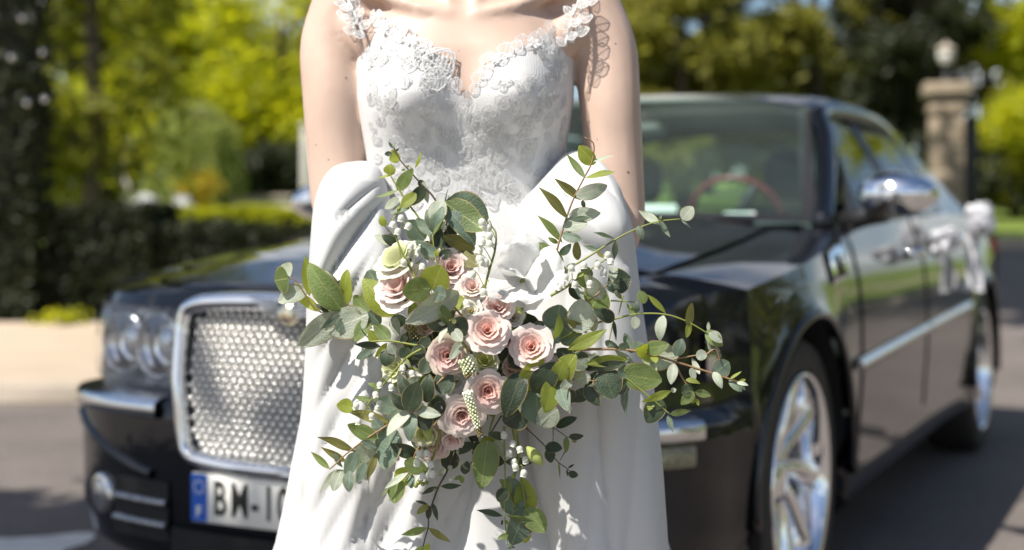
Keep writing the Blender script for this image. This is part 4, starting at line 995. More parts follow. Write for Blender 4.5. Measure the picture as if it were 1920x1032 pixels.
for u, v, a, L_, k in ((848,140,150,62,1),(842,132,120,50,1),(838,150,185,52,0),(806,104,140,40,1),(790,100,95,36,0),(812,112,170,42,1),(762,78,120,38,1),(745,70,80,34,0),(724,66,105,36,0),(730,92,60,34,2),(708,50,110,36,0),
                       (690,48,80,32,0),(700,84,60,34,0),(676,66,95,30,2),(770,100,160,34,2),(780,126,150,38,1),(860,170,110,26,0),(872,190,80,20,2),(884,176,60,24,0),(893,160,75,28,1),(900,146,50,30,0),(912,126,80,30,1),
                       (925,118,40,30,0),(944,104,70,28,1),(962,98,50,30,0),(982,90,85,30,1),(1002,86,60,34,0),(1022,80,95,32,0),(1032,64,75,30,0),(1046,80,110,30,2),(1058,90,70,28,0),(918,160,30,24,2),(935,150,15,24,0),
                       (700,110,70,32,2),(716,122,110,30,0),(690,130,100,28,2),(1050,112,80,28,0),(1040,130,60,28,2),(1022,112,120,30,2),(1060,140,95,26,0),(690,190,80,24,2),(1062,200,100,24,2),(705,230,70,24,2),(1055,262,110,24,0),(1058,300,95,24,2),(1048,330,100,22,0)):
    put_lace(u, v, a + g.uniform(-8, 8), L_, k, tilt=g.uniform(.02, .12))
for u, v, s in ((800,90,15),(770,74,14),(930,110,11),(1000,80,14),(720,50,14),(868,196,9),(1030,92,12)): put_lace(u, v, g.uniform(0,90), s, 0, FLW, .011)
# feather sprays spreading below the bust (narrow lace petals laid flat)
for cx, cy, a0, a1, n, r0, L_ in ()and ((770,215,20,160,11,14,52),(720,200,30,150,8,10,40),(965,222,20,160,12,14,54),(1015,190,20,140,8,10,42),(875,240,200,340,9,16,46),(830,300,20,160,9,14,46),(930,320,20,160,9,14,44),(760,300,20,160,8,12,40),(1000,290,30,150,8,12,40)):
    for i in range(n):
        a = a0 + (a1-a0)*i/(n-1); r = math.radians(a); put_lace(cx + r0*math.cos(r), cy - r0*math.sin(r), a, L_*g.uniform(.85,1.1), 2, off=.0045, tilt=0)
for k in range(230):                                                     # fine embroidered leaves over the whole bodice
    v = g.uniform(110, 395); hw = np.interp(v, [110,180,270,330,400], [190,190,178,165,160]); u = 873 + hw*g.uniform(-1, 1)
    if v < 60 + np.interp(u, nu, nv): continue
    put_lace(u, v, g.choice((30,60,90,120,150)) + g.uniform(-12,12), g.uniform(15, 30), g.choice((0,2,2,1)), off=.0072, tilt=0)
# lace straps of leaves over both shoulders
def strap(P, leaves):
    Q = cr_path(np.array([tuple(p) for p in P]), 24); MB().add(*tubeVF(Q, .0022, 6)).obj('strap_cord', [M['lace']], bod)
    for k in range(leaves):
        q = (k+.5)/leaves*22; i = int(q); c = Vector(Q[i]); t = (Vector(Q[i+1]) - c).normalized(); n_ = Vector((0,-.85,.52)); s = 1 if k % 2 else -1
        side = t.cross(n_).normalized()*s; yd = (t*.55 + side*.85).normalized(); zd = (n_ - yd*n_.dot(yd)).normalized(); xd = yd.cross(zd); L_ = g.uniform(.016,.024)
        o = obj('lace_petal', LP[(k//2) % 3 if k % 3 else 0], bod); o.matrix_local = Matrix.Translation(c + n_*.003) @ Matrix(((xd.x,yd.x,zd.x,0),(xd.y,yd.y,zd.y,0),(xd.z,yd.z,zd.z,0),(0,0,0,1))) @ Matrix.Diagonal((L_,L_,L_*.4,1))
strap([px(684,70,1.955), px(672,42,1.958), px(660,14,1.965), px(645,-16,1.985), px(640,-34,2.02), px(645,-30,2.08), px(690,60,2.13)], 13)
strap([px(1060,88,1.955), px(1066,58,1.955), px(1076,26,1.962), px(1090,-10,1.978), px(1096,-34,2.02), px(1090,-30,2.08), px(1050,60,2.13)], 13)
strap([px(668,66,1.962), px(660,36,1.966), px(650,12,1.975), px(636,-12,1.99)], 6)
strap([px(1074,82,1.960), px(1080,56,1.960), px(1088,28,1.968), px(1098,0,1.98)], 6)

# skirt: closed cloth tube with folds down to the ground
def foldf(th, z, sh):
    k = np.interp(z, [0,.5,.8,1.0], [.055,.042,.020,.0])
    f = np.sin(7*th+.6+sh) + .6*np.sin(13*th+2.1-1.5*z+sh) + .35*np.sin(23*th+z*3)
    return k*(f*.5 + .25*np.abs(np.sin(5.5*th+1.0)))
SZ = [0,.12,.40,.52,.60,.70,.80,.90,.98,1.02]; SW = [.46,.43,.325,.288,.272,.252,.225,.190,.152,.128]; SD = [.40,.36,.255,.220,.200,.178,.155,.130,.105,.090]; SXc = [-.055,-.055,-.055,-.055,-.056,-.058,-.062,-.066,-.07,-.07]
zz = np.linspace(.93, .012, 120); tt = np.linspace(0, 2*math.pi, 300, endpoint=False); V = []
for z in zz:
    w, d, xc = np.interp(z, SZ, SW), np.interp(z, SZ, SD), np.interp(z, SZ, SXc)
    r = 1 + foldf(tt, z, 0)/max(w, .1)*.45
    V.append(np.stack([xc + w*r*np.sin(tt), 2.03 - d*r*np.cos(tt), np.full_like(tt, z)], 1))
obj('skirt', mkmesh('skirt', np.array(V), gridF(120, 300, closed_m=True), M['cloth']), BR)
# the lifted outer cloth draped over each forearm
def drape(rows, fold, seed, sgn):
    A = np.array(rows, float); v = np.concatenate([np.linspace(A[0,0], A[0,0]+90, 60), np.linspace(A[0,0]+92, A[-1,0], 150)]); V = []
    cs = cr_path(A, 400); order = np.argsort(cs[:,0]); cs = cs[order]
    g = np.random.default_rng(seed); N_ = 150
    th = np.linspace(0, 2*math.pi, N_, endpoint=False)
    for vv in v:
        xl, xr, yc, d = (np.interp(vv, cs[:,0], cs[:,k]) for k in (1,2,3,4))
        uc, hw = (xl+xr)/2, (xr-xl)/2
        s, c = np.sin(th), np.cos(th); p = 2.2; r = 1/(np.abs(s)**p + np.abs(c)**p)**(1/p)
        u = uc + hw*r*s; y = yc - d*r*c
        fd = fold(u, vv)*np.clip((vv-A[0,0])/40, 0, 1)*(c > -.2)*np.clip(1.15-np.abs(s)**6, 0, 1)
        y = y - fd
        V.append(np.stack([(u-960)/2550*yc, y, np.full_like(u, CAM_H-(vv-435)/2550*yc)], 1))
    V = np.array(V); n = len(v); F = gridF(n, N_, closed_m=True) + [tuple(range(N_))]
    return obj('draped_cloth', mkmesh('draped_cloth', V, F, M['cloth']), BR)
def ridge(q): return np.abs(np.sin(q))**.5
def fold_l(u, v):
    q1 = ((u-735)*.80 + (v-400)*.52)/34.0; a1 = .044*np.exp(-((v-470)/130)**2)*(1/(1+np.exp(-(u-596)/10)))
    q2 = (u-600 + .06*(v-650))/38.0; a2 = .017*sstep(v, 560, 760)
    q3 = ((u-735)*.72 + (v-330)*.70)/19.0; a3 = .019*np.exp(-((v-365)/62)**2 - ((u-668)/62)**2)
    return a3*ridge(q3) + .008*sstep(v, 420, 520)*ridge(q1*2.3+u/90)*(1/(1+np.exp(-(u-600)/8))) + a1*ridge(q1+.6) + a2*(ridge(q2) + .4*np.sin(q2*2.3+1)) + .006*np.sin(u/23.0+v/90.0)*np.clip((v-330)/100,0,1)
def fold_r(u, v):
    q1 = ((u-965)*.35 - (v-400)*.90)/42.0; a1 = .020*np.exp(-((v-430)/70)**2)
    q2 = (u-1100 - .10*(v-650))/44.0; a2 = .017*sstep(v, 480, 720)
    q3 = ((u-1120)*.75 - (v-340)*.66)/21.0; a3 = .018*np.exp(-((v-365)/70)**2)
    return a3*ridge(q3) + .007*sstep(v, 430, 540)*ridge(q2*1.9+v/120) + a1*ridge(q1+.3) + a2*(ridge(q2) + .4*np.sin(q2*2.1+2)) + .005*np.sin(u/27.0-v/80.0)
drape([(303,668,690,1.955,.012),(308,640,703,1.95,.030),(318,622,712,1.94,.046),(336,608,720,1.93,.060),(362,597,728,1.92,.072),(400,589,738,1.91,.082),(470,584,756,1.90,.092),(560,578,775,1.895,.10),(650,575,840,1.89,.094),(760,568,890,1.89,.094),(870,553,905,1.89,.096),(960,540,908,1.90,.10),(1080,520,905,1.90,.105),(1400,480,890,1.93,.12),(1690,455,880,1.96,.12)], fold_l, 1, -1)
drape([(284,1074,1090,1.975,.010),(288,1062,1108,1.97,.022),(300,1048,1125,1.96,.038),(322,1030,1143,1.95,.052),(350,1005,1160,1.94,.064),(378,978,1171,1.93,.074),(402,962,1178,1.92,.082),(430,960,1185,1.91,.088),(470,968,1191,1.905,.094),(540,985,1199,1.90,.10),(620,985,1210,1.895,.098),(720,985,1224,1.895,.098),(860,990,1240,1.90,.10),(960,1010,1247,1.905,.105),(1080,1022,1256,1.91,.11),(1400,1030,1290,1.94,.12),(1690,1020,1310,1.96,.12)], fold_r, 2, 1)
# ------------------------------------------------------------------ the bouquet
def leaf_material(name, c1, c2, vein, tc, fac, rough=.42):
    m = bpy.data.materials.new(name); m.use_nodes = True; nt = m.node_tree; N = nt.nodes; L = nt.links; b = N['Principled BSDF']; out = N['Material Output']
    b.inputs['Roughness'].default_value = rough; b.inputs['Specular IOR Level'].default_value = .45
    co = N.new('ShaderNodeTexCoord'); oi = N.new('ShaderNodeObjectInfo')
    vm = N.new('ShaderNodeVectorMath'); vm.operation = 'ADD'; L.new(co.outputs['Object'], vm.inputs[0])
    cb = N.new('ShaderNodeCombineXYZ'); ml = N.new('ShaderNodeMath'); ml.operation = 'MULTIPLY'; ml.inputs[1].default_value = 37; L.new(oi.outputs['Random'], ml.inputs[0])
    for k in range(3): L.new(ml.outputs[0], cb.inputs[k])
    L.new(cb.outputs[0], vm.inputs[1])
    n1 = N.new('ShaderNodeTexNoise'); n1.inputs['Scale'].default_value = 3.2; n1.inputs['Detail'].default_value = 7; n1.inputs['Roughness'].default_value = .65; L.new(vm.outputs[0], n1.inputs['Vector'])
    rp = N.new('ShaderNodeValToRGB'); rp.color_ramp.elements[0].position = .32; rp.color_ramp.elements[1].position = .68
    rp.color_ramp.elements[0].color = (*c1, 1); rp.color_ramp.elements[1].color = (*c2, 1); L.new(n1.outputs['Fac'], rp.inputs['Fac'])
    hs = N.new('ShaderNodeHueSaturation'); L.new(rp.outputs['Color'], hs.inputs['Color'])
    mr = N.new('ShaderNodeMapRange'); mr.inputs[3].default_value = .75; mr.inputs[4].default_value = 1.25; L.new(oi.outputs['Random'], mr.inputs[0]); L.new(mr.outputs[0], hs.inputs['Value'])
    sp = N.new('ShaderNodeSeparateXYZ'); L.new(co.outputs['Object'], sp.inputs[0])
    ab = N.new('ShaderNodeMath'); ab.operation = 'ABSOLUTE'; L.new(sp.outputs[0], ab.inputs[0])
    mid = N.new('ShaderNodeMapRange'); mid.inputs[1].default_value = .012; mid.inputs[2].default_value = .035; mid.inputs[3].default_value = 1; mid.inputs[4].default_value = 0; L.new(ab.outputs[0], mid.inputs[0])
    # side veins
    vv = N.new('ShaderNodeMath'); vv.operation = 'MULTIPLY_ADD'; vv.inputs[1].default_value = -.55; L.new(ab.outputs[0], vv.inputs[0]); L.new(sp.outputs[1], vv.inputs[2])
    vs = N.new('ShaderNodeMath'); vs.operation = 'MULTIPLY'; vs.inputs[1].default_value = 9; L.new(vv.outputs[0], vs.inputs[0])
    fr = N.new('ShaderNodeMath'); fr.operation = 'PINGPONG'; fr.inputs[1].default_value = .5; L.new(vs.outputs[0], fr.inputs[0])
    sv = N.new('ShaderNodeMapRange'); sv.inputs[1].default_value = .0; sv.inputs[2].default_value = .07; sv.inputs[3].default_value = .35; sv.inputs[4].default_value = 0; L.new(fr.outputs[0], sv.inputs[0])
    mxx = N.new('ShaderNodeMath'); mxx.operation = 'MAXIMUM'; L.new(mid.outputs[0], mxx.inputs[0]); L.new(sv.outputs[0], mxx.inputs[1])
    mc = N.new('ShaderNodeMix'); mc.data_type = 'RGBA'; L.new(mxx.outputs[0], mc.inputs[0]); L.new(hs.outputs['Color'], mc.inputs[6]); mc.inputs[7].default_value = (*vein, 1)
    L.new(mc.outputs[2], b.inputs['Base Color'])
    n2 = N.new('ShaderNodeTexNoise'); n2.inputs['Scale'].default_value = 22; n2.inputs['Detail'].default_value = 4; L.new(vm.outputs[0], n2.inputs['Vector'])
    bp = N.new('ShaderNodeBump'); bp.inputs['Strength'].default_value = .25; bp.inputs['Distance'].default_value = .02; L.new(n2.outputs['Fac'], bp.inputs['Height']); L.new(bp.outputs['Normal'], b.inputs['Normal'])
    tr = N.new('ShaderNodeBsdfTranslucent'); tr.inputs['Color'].default_value = (*tc, 1); ms = N.new('ShaderNodeMixShader'); ms.inputs['Fac'].default_value = fac
    L.new(b.outputs['BSDF'], ms.inputs[1]); L.new(tr.outputs['BSDF'], ms.inputs[2]); L.new(ms.outputs['Shader'], out.inputs['Surface']); return m
LM = {'g': leaf_material('green_leaf', (.11,.165,.055), (.18,.235,.095), (.29,.33,.13), (.32,.42,.05), .33),
      'y': leaf_material('young_leaf', (.20,.26,.04), (.28,.33,.07), (.38,.40,.12), (.55,.62,.04), .42),
      'b': leaf_material('blue_green_leaf', (.10,.155,.11), (.20,.25,.195), (.24,.29,.20), (.18,.28,.09), .24),
      'd': leaf_material('dark_leaf', (.026,.042,.022), (.055,.078,.045), (.07,.085,.04), (.04,.07,.01), .12, .36),
      'p': leaf_material('pale_leaf', (.34,.39,.29), (.48,.52,.43), (.54,.56,.45), (.30,.36,.14), .25, .5),
      'o': leaf_material('olive_leaf', (.18,.18,.05), (.26,.25,.085), (.26,.24,.10), (.26,.25,.04), .30)}
M['leaf_edge'] = mat('leaf_edge', (.34,.32,.13), .5, noise=(8, (.36,.24,.12), .4, .6), transl=((.4,.36,.08), .4))
M['stem_brown'] = mat('brown_stem', (.20,.11,.055), .55, noise=(60, (.26,.17,.08), .35, .65), bump=(300, .3, .0006))
M['stem_green'] = mat('green_stem', (.20,.25,.04), .5, noise=(60, (.26,.28,.06), .35, .65), transl=((.3,.36,.03), .2))
M['stem_dark'] = mat('dark_stem', (.05,.035,.025), .55, noise=(60, (.08,.06,.035), .35, .65), bump=(300, .3, .0006))
def leaf_mesh(kind, var, code):
    g = random.Random(hash((kind, var)) % 1000 if False else {'r':1,'o':2,'l':3}[kind]*10+var); V = []; n = 10
    bend = g.uniform(-.34, .46); fold = g.uniform(.05, .26); tw = g.uniform(-.5, .5); skew = g.uniform(-.06, .06)
    for i in range(n):
        q = i/(n-1)
        if kind == 'r': w = .5*(math.sin(math.pi*(.02+.97*q**.86))**.62)
        elif kind == 'o': w = .5*(math.sin(math.pi*(.025+.965*q**.80))**.66)
        else: w = .5*(math.sin(math.pi*(.01+.985*q**.85))**1.05)
        z0 = bend*math.sin(q*math.pi*.75)*(1.0 if kind != 'r' else .7); row = []
        for e in (-1,-.93,-.5,0,.5,.93,1):
            x = w*e; z = z0*.6 + fold*abs(x)*(1-.5*abs(e)) + tw*x*q*.6 + .018*math.sin(q*9+e*4+var)*abs(e)
            row.append((x + skew*math.sin(q*math.pi), q, z))
        V.append(row)
    F = gridF(n, 7); mi = [1 if (f[0] % 7 in (0, 5)) else 0 for f in F]
    return mkmesh('leaf', [p for r in V for p in r], F, [LM[code], M['leaf_edge']], True, mi)
LMESH = {}
def get_leaf(kind, var, code):
    k = (kind, var, code)
    if k not in LMESH: LMESH[k] = leaf_mesh(*k)
    return LMESH[k]
BQ = empty('bouquet', (-.045, 1.79, .70)); tag(BQ, 'loose bridal bouquet of blush roses, eucalyptus and lily of the valley', 'bouquet')
BQI = Matrix.Translation((.045, -1.79, -.70))
lg = random.Random(21)
def place(o, m): o.matrix_local = BQI @ m
def add_leaf(parent, bu, bv, tu, tv, w, code, yb, dz=None, flip=None):
    L2 = math.hypot(tu-bu, tv-bv); 
    if dz is None: dz = lg.uniform(-.25, .25)*L2*yb/2550
    a = px(bu, bv, yb); c = px(tu, tv, yb + dz); yv = c - a; L_ = yv.length; yv.normalize()
    r = w/max(L2, 1); kind = 'r' if r > .56 else ('o' if r > .33 else 'l'); nat = {'r': .82, 'o': .52, 'l': .27}[kind]; w *= 1.12
    wr = max(w, nat*L2*.9); tilt = math.acos(min(1, w/wr))
    n_ = Vector((0,-1,0)); n_ = (n_ - yv*n_.dot(yv)).normalized(); xv = yv.cross(n_)
    s = 1 if (n_*math.cos(tilt) + xv*math.sin(tilt)).z > 0 else -1
    if flip if flip is not None else lg.random() < .3: s = -s
    zv = (n_*math.cos(tilt) + xv*math.sin(tilt)*s).normalized(); xv = yv.cross(zv).normalized()
    o = obj('leaf', get_leaf(kind, lg.randrange(7), code), parent); wm = wr*yb/2550
    place(o, Matrix.Translation(a) @ Matrix(((xv.x,yv.x,zv.x,0),(xv.y,yv.y,zv.y,0),(xv.z,yv.z,zv.z,0),(0,0,0,1))) @ Matrix.Diagonal((wm, L_, (wm+L_)*.5, 1))); return o
def local(P): return [BQI @ Vector(p) for p in P]
def sprig(stems, leaves, y0, y1, mat_='brown', ref=None, r=.0014):
    """stems: polylines of (u, v); depth runs from y0 at the first point of the first stem to y1 at its end"""
    mb = MB(); main = stems[0]; cum = [0]
    for a, b in zip(main, main[1:]): cum.append(cum[-1] + math.hypot(b[0]-a[0], b[1]-a[1]))
    T = cum[-1]
    def depth(u, v):
        d, s = min((math.hypot(p[0]-u, p[1]-v), c) for p, c in zip(main, cum)); return y0 + (y1-y0)*min(1.15, s/T)
    # denser reference
    Q = cr_path([(p[0], p[1], y0 + (y1-y0)*c/T) for p, c in zip(main, cum)], 40)
    def depth(u, v):
        k = int(np.argmin((Q[:,0]-u)**2 + (Q[:,1]-v)**2)); return float(Q[k,2])
    for k, st in enumerate(stems):
        P = [(u, v, depth(u, v)) for u, v in st]; C = cr_path(P, max(6, 4*len(P)))
        W = local([px(*p) for p in C]); n = len(W); rr = r if k == 0 else r*.7
        mb.add(*tubeVF(W, [rr*(1.15 - .6*i/(n-1)) for i in range(n)], 7))
    sp = mb.obj('eucalyptus_sprig', [M['stem_'+mat_]], BQ)
    for lf in leaves:
        u, v = lf[0], lf[1]; add_leaf(sp, *lf[:6], depth(u, v) + lg.uniform(-.006, .006), *(lf[6:] or ()))
    return sp
# left long sprig
sprig([[(900,640),(820,612),(738,593),(690,588),(640,584),(602,586)], [(602,586),(580,566),(556,528),(540,521)]],
 [(641,582,582,495,46,'g'),(602,585,547,547,18,'y'),(580,556,573,478,19,'y'),(541,522,515,527,46,'g'),(544,519,521,504,38,'p'),(577,540,523,566,32,'p'),(641,588,558,650,44,'p'),(690,590,612,622,54,'p'),
  (660,592,632,622,30,'b'),(690,588,664,554,27,'g'),(690,586,714,608,26,'b'),(738,592,683,524,46,'y'),(716,552,690,507,52,'b'),(651,570,655,505,22,'y'),(642,553,636,526,26,'b'),(632,542,610,508,20,'p'),(692,598,665,640,24,'g'),(760,596,730,612,24,'b'),(738,594,748,630,18,'p'),(645,590,600,618,14,'b'),(616,585,590,572,10,'d')], 1.70, 1.735, 'brown')
sprig([[(790,650),(735,640),(708,640),(680,642)]],
 [(708,642,692,620,19,'y'),(702,655,668,673,17,'b'),(728,655,722,687,28,'d'),(730,645,742,664,20,'p'),(726,643,702,672,11,'y'),(731,638,700,608,24,'g'),(714,650,664,646,14,'d'),(690,634,674,614,4,'d'),(700,655,690,668,6,'p'),(752,642,762,626,12,'d'),(770,646,786,628,16,'d'),(766,652,752,672,22,'d'),(776,650,796,672,24,'d'),(788,648,806,634,20,'d'),(784,655,772,686,26,'d'),(800,652,812,675,18,'d')], 1.675, 1.69, 'green')
# upper left sprigs
sprig([[(880,560),(846,440),(816,375),(790,346),(770,323),(750,300),(738,276)]],
 [(750,291,730,301,21,'y'),(735,289,721,289,9,'d'),(737,279,728,266,5,'d'),(742,284,749,278,4,'d'),(778,316,791,283,6,'y'),(745,357,777,317,21,'g'),(797,351,766,386,23,'d'),(780,363,751,393,20,'y'),(793,340,803,383,13,'p'),(786,338,796,352,12,'d'),(760,318,752,320,4,'g'),(762,314,768,310,4,'y'),(738,276,742,270,4,'p'),(733,284,745,282,6,'y')], 1.71, 1.755, 'dark')
sprig([[(860,540),(815,460),(784,407),(762,378),(746,352),(737,338),(731,327)]],
 [(731,328,732,308,21,'y'),(741,325,706,332,6,'y'),(745,357,702,367,7,'g'),(768,390,733,404,13,'b'),(748,372,722,392,16,'p'),(796,450,764,414,36,'b'),(790,440,772,470,24,'p'),(800,452,806,490,24,'b')], 1.715, 1.75, 'green')
sprig([[(900,600),(860,520),(840,440),(836,380)]],
 [(836,379,915,412,60,'b',.01),(835,381,906,431,48,'g',-.02),(833,384,887,463,38,'b',.0),(890,468,832,444,26,'o',-.02),(858,474,898,500,30,'o',-.01),(818,490,845,412,40,'d',.02),(830,470,812,420,30,'d',.02),(834,395,842,352,5,'d'),(860,490,880,520,30,'o',.01)], 1.695, 1.715, 'brown')
sprig([[(850,560),(822,500),(815,475),(811,440)]],
 [(810,438,780,410,20,'b'),(811,436,832,388,23,'b'),(808,427,801,394,17,'b'),(812,441,836,404,7,'g'),(814,418,830,374,32,'p',.015),(820,479,779,453,22,'b'),(818,480,824,468,8,'y'),(824,482,846,470,20,'d')], 1.68, 1.695, 'green')
sprig([[(800,540),(765,480),(740,446),(721,424)]], [(748,463,716,441,18,'d'),(738,456,702,441,15,'p'),(721,425,716,404,14,'y'),(742,447,728,440,8,'d'),(752,470,730,478,14,'d')], 1.70, 1.725, 'dark')
# heart-shaped pair over the pale rose and the pale leaf below it
sprig([[(880,610),(850,575),(809,541)]],
 [(811,544,828,498,52,'y',-.012,False),(807,541,754,546,44,'g',-.012,False),(812,548,836,556,30,'b',-.005),(860,548,759,600,40,'p',-.01),(862,582,850,552,28,'y',.005)], 1.66, 1.640, 'brown')
sprig([[(880,660),(855,625),(843,600)]],
 [(840,608,828,572,20,'g'),(842,604,876,626,40,'d'),(841,612,794,598,30,'d'),(838,614,824,644,11,'p',-.01),(850,618,866,640,20,'p',-.01),(866,640,842,675,17,'p',-.012),(836,606,822,606,10,'p'),(848,606,855,600,8,'o')], 1.655, 1.642, 'green')
# upper right sprig with long curling leaves
sprig([[(960,600),(1010,550),(1035,505),(1048,455),(1064,403),(1078,367),(1095,334),(1110,304),(1113,270),(1096,258)]],
 [(1115,308,1086,273,26,'y'),(1112,304,1154,293,7,'p'),(1097,334,1062,288,13,'g'),(1098,334,1154,323,8,'y'),(1091,376,1038,334,15,'o'),(1080,368,1137,349,26,'p'),(1065,412,1008,351,15,'o'),(1067,405,1126,400,26,'p'),(1055,457,1006,404,12,'g'),(1056,426,1101,419,26,'p'),
  (1050,478,1071,457,14,'b'),(1054,502,1008,456,28,'g'),(1083,488,1082,452,14,'o'),(1054,440,1092,450,18,'b'),(1080,372,1112,362,9,'b'),(1068,412,1108,408,10,'b'),(1092,376,1096,390,8,'d'),(1060,500,1052,520,14,'p'),(1034,520,1058,505,12,'y'),(1046,456,1028,445,8,'g')], 1.70, 1.70, 'brown')
sprig([[(960,600),(1020,540),(1050,513),(1098,485),(1153,450),(1190,431),(1232,416),(1276,411)]],
 [(1238,421,1196,394,15,'p'),(1235,411,1257,445,10,'b'),(1279,412,1299,388,24,'p'),(1277,413,1299,430,5,'p'),(1196,424,1206,449,12,'b'),(1153,449,1112,437,5,'d'),(1155,450,1152,488,12,'d'),(1124,470,1093,461,9,'b'),(1118,471,1136,486,7,'o'),(1236,414,1240,404,5,'g'),(1080,496,1062,500,8,'p')], 1.69, 1.665, 'green')
# round leaves behind the right lily spray
sprig([[(980,620),(1060,590),(1110,560),(1145,528)]],
 [(1140,532,1183,522,44,'d'),(1152,500,1147,531,16,'p',-.01),(1136,530,1161,550,16,'b'),(1128,562,1099,514,32,'p',-.01),(1108,578,1133,542,52,'g',.015),(1076,530,1091,563,12,'p'),(1153,545,1167,561,9,'d'),(1110,520,1090,500,18,'d'),(1090,540,1070,552,30,'d',.01),(1085,512,1110,540,26,'g',.01)], 1.70, 1.70, 'brown')
sprig([[(960,680),(1030,645),(1070,625),(1095,600)]],
 [(1086,624,1090,562,50,'p',-.01),(1040,622,1050,572,48,'b'),(1043,636,1045,588,17,'g',-.012),(1101,624,1056,596,14,'o',-.015),(1056,614,1090,642,42,'b',.005),(1064,656,1139,617,24,'y',-.01),(1112,622,1115,588,16,'p'),(1152,600,1111,582,24,'d'),(1022,620,1050,642,24,'b'),(975,632,1016,602,16,'o'),(1020,615,1004,604,14,'d'),(1108,628,1100,645,14,'d')], 1.675, 1.665, 'green')
# right thin sprig
sprig([[(980,660),(1060,635),(1120,606),(1150,599),(1195,589),(1248,590),(1290,604),(1326,625)], [(1145,564),(1195,567)], [(1150,602),(1142,640)], [(1168,555),(1160,590)]],
 [(1248,588,1212,553,9,'y'),(1209,569,1199,545,17,'g'),(1195,586,1192,565,11,'b'),(1193,592,1176,570,10,'g'),(1192,594,1190,617,17,'p'),(1244,592,1239,638,18,'p'),(1291,612,1299,569,15,'o'),(1293,605,1286,633,11,'y'),(1324,621,1354,648,22,'g'),(1330,624,1354,642,18,'p'),(1328,620,1328,604,6,'p'),(1150,600,1155,640,8,'d'),(1135,640,1160,655,14,'b')], 1.68, 1.66, 'green')
sprig([[(960,690),(1060,660),(1145,655),(1200,660),(1264,678),(1310,692),(1365,710),(1392,719)], [(1264,674),(1308,666)], [(1264,680),(1283,715),(1298,735),(1306,752)], [(1325,665),(1342,655),(1350,678)]],
 [(1204,672,1273,664,50,'p',-.005),(1210,654,1256,645,26,'g',-.012),(1223,667,1195,655,28,'y',-.02),(1224,668,1231,683,13,'y',-.02),(1267,668,1278,636,22,'b'),(1305,668,1326,665,19,'p'),(1340,701,1367,679,34,'b'),(1338,698,1353,729,15,'p'),(1312,702,1297,671,11,'p'),(1296,690,1302,716,12,'p'),(1368,711,1391,696,5,'y'),(1367,713,1391,734,15,'b'),
  (1382,718,1402,724,7,'p'),(1386,716,1398,712,6,'y'),(1388,719,1398,732,6,'p'),(1264,682,1257,721,18,'p'),(1286,713,1311,721,9,'y'),(1301,735,1277,759,19,'g'),(1304,735,1333,743,13,'g'),(1298,725,1278,738,20,'d'),(1305,748,1310,761,6,'y'),(1303,748,1297,757,6,'y'),(1345,658,1330,650,10,'b'),(1344,660,1352,672,8,'b'),(1335,664,1326,640,6,'b'),(1350,660,1342,648,5,'p'),(1190,684,1152,656,13,'p'),(1186,662,1171,625,17,'b'),(1188,656,1207,645,18,'b'),(1205,676,1230,690,10,'y'),(1160,652,1178,648,13,'d')], 1.685, 1.655, 'brown', r=.0017)
sprig([[(1000,690),(1080,685),(1150,695),(1200,730),(1230,755),(1256,777)]],
 [(1164,702,1241,713,48,'g',-.01),(1259,733,1202,754,15,'y'),(1258,734,1268,730,9,'p'),(1241,750,1213,793,38,'d'),(1222,752,1216,770,12,'y',-.01),(1256,777,1297,770,12,'g'),(1252,777,1262,811,10,'b'),(1172,716,1177,781,12,'b'),(1179,674,1097,684,20,'y',-.02),(1176,680,1100,694,18,'d'),(1160,690,1184,705,24,'b'),(1150,705,1172,740,30,'d')], 1.68, 1.66, 'green')
# cluster of big leaves in the lower right
sprig([[(950,690),(1000,705),(1040,716),(1075,712),(1120,715)]],
 [(977,733,1018,664,36,'y',-.012),(1000,735,1040,678,44,'d',.0),(1037,716,1020,774,37,'y',-.025),(1046,715,1066,773,27,'b',-.02),(1050,714,1084,664,37,'y',-.022),(1044,714,1058,676,30,'y',-.012),(1077,712,1107,707,25,'p',-.015),(1074,714,1052,728,17,'p',-.02),(1004,726,1010,797,60,'b',-.01),(1046,768,1006,796,40,'p',-.006),(978,699,947,783,44,'d',-.008),(986,768,944,792,50,'d',.005),
  (1130,692,1151,748,52,'d',-.008),(1100,720,1123,761,26,'d',-.005),(1084,730,1096,752,42,'d',.005),(1150,702,1173,739,32,'d',.005),(1076,682,1044,655,28,'d'),(1100,690,1070,664,34,'d',.008),(960,690,980,655,36,'d',.008),(1110,700,1135,735,40,'d',.012),(1122,690,1100,668,34,'d',.01),(1060,735,1078,752,24,'d',.01)], 1.665, 1.665, 'brown')
# lower right fine sprig
sprig([[(960,760),(985,800),(1005,820),(1025,840),(1046,866),(1062,878),(1074,888)], [(1005,790),(1030,797),(1062,819),(1070,820)], [(1037,800),(1037,832)], [(1060,846),(1050,864)]],
 [(1043,801,1082,785,14,'d'),(1067,819,1094,817,12,'d'),(1074,822,1080,830,8,'o'),(1062,820,1060,849,10,'g'),(1022,840,1054,842,19,'d'),(1031,840,1033,868,19,'d'),(1047,867,1051,899,5,'g'),(1066,887,1084,892,13,'d'),(1065,878,1077,871,4,'d'),(1063,880,1065,894,4,'d')], 1.70, 1.72, 'dark', r=.0009)
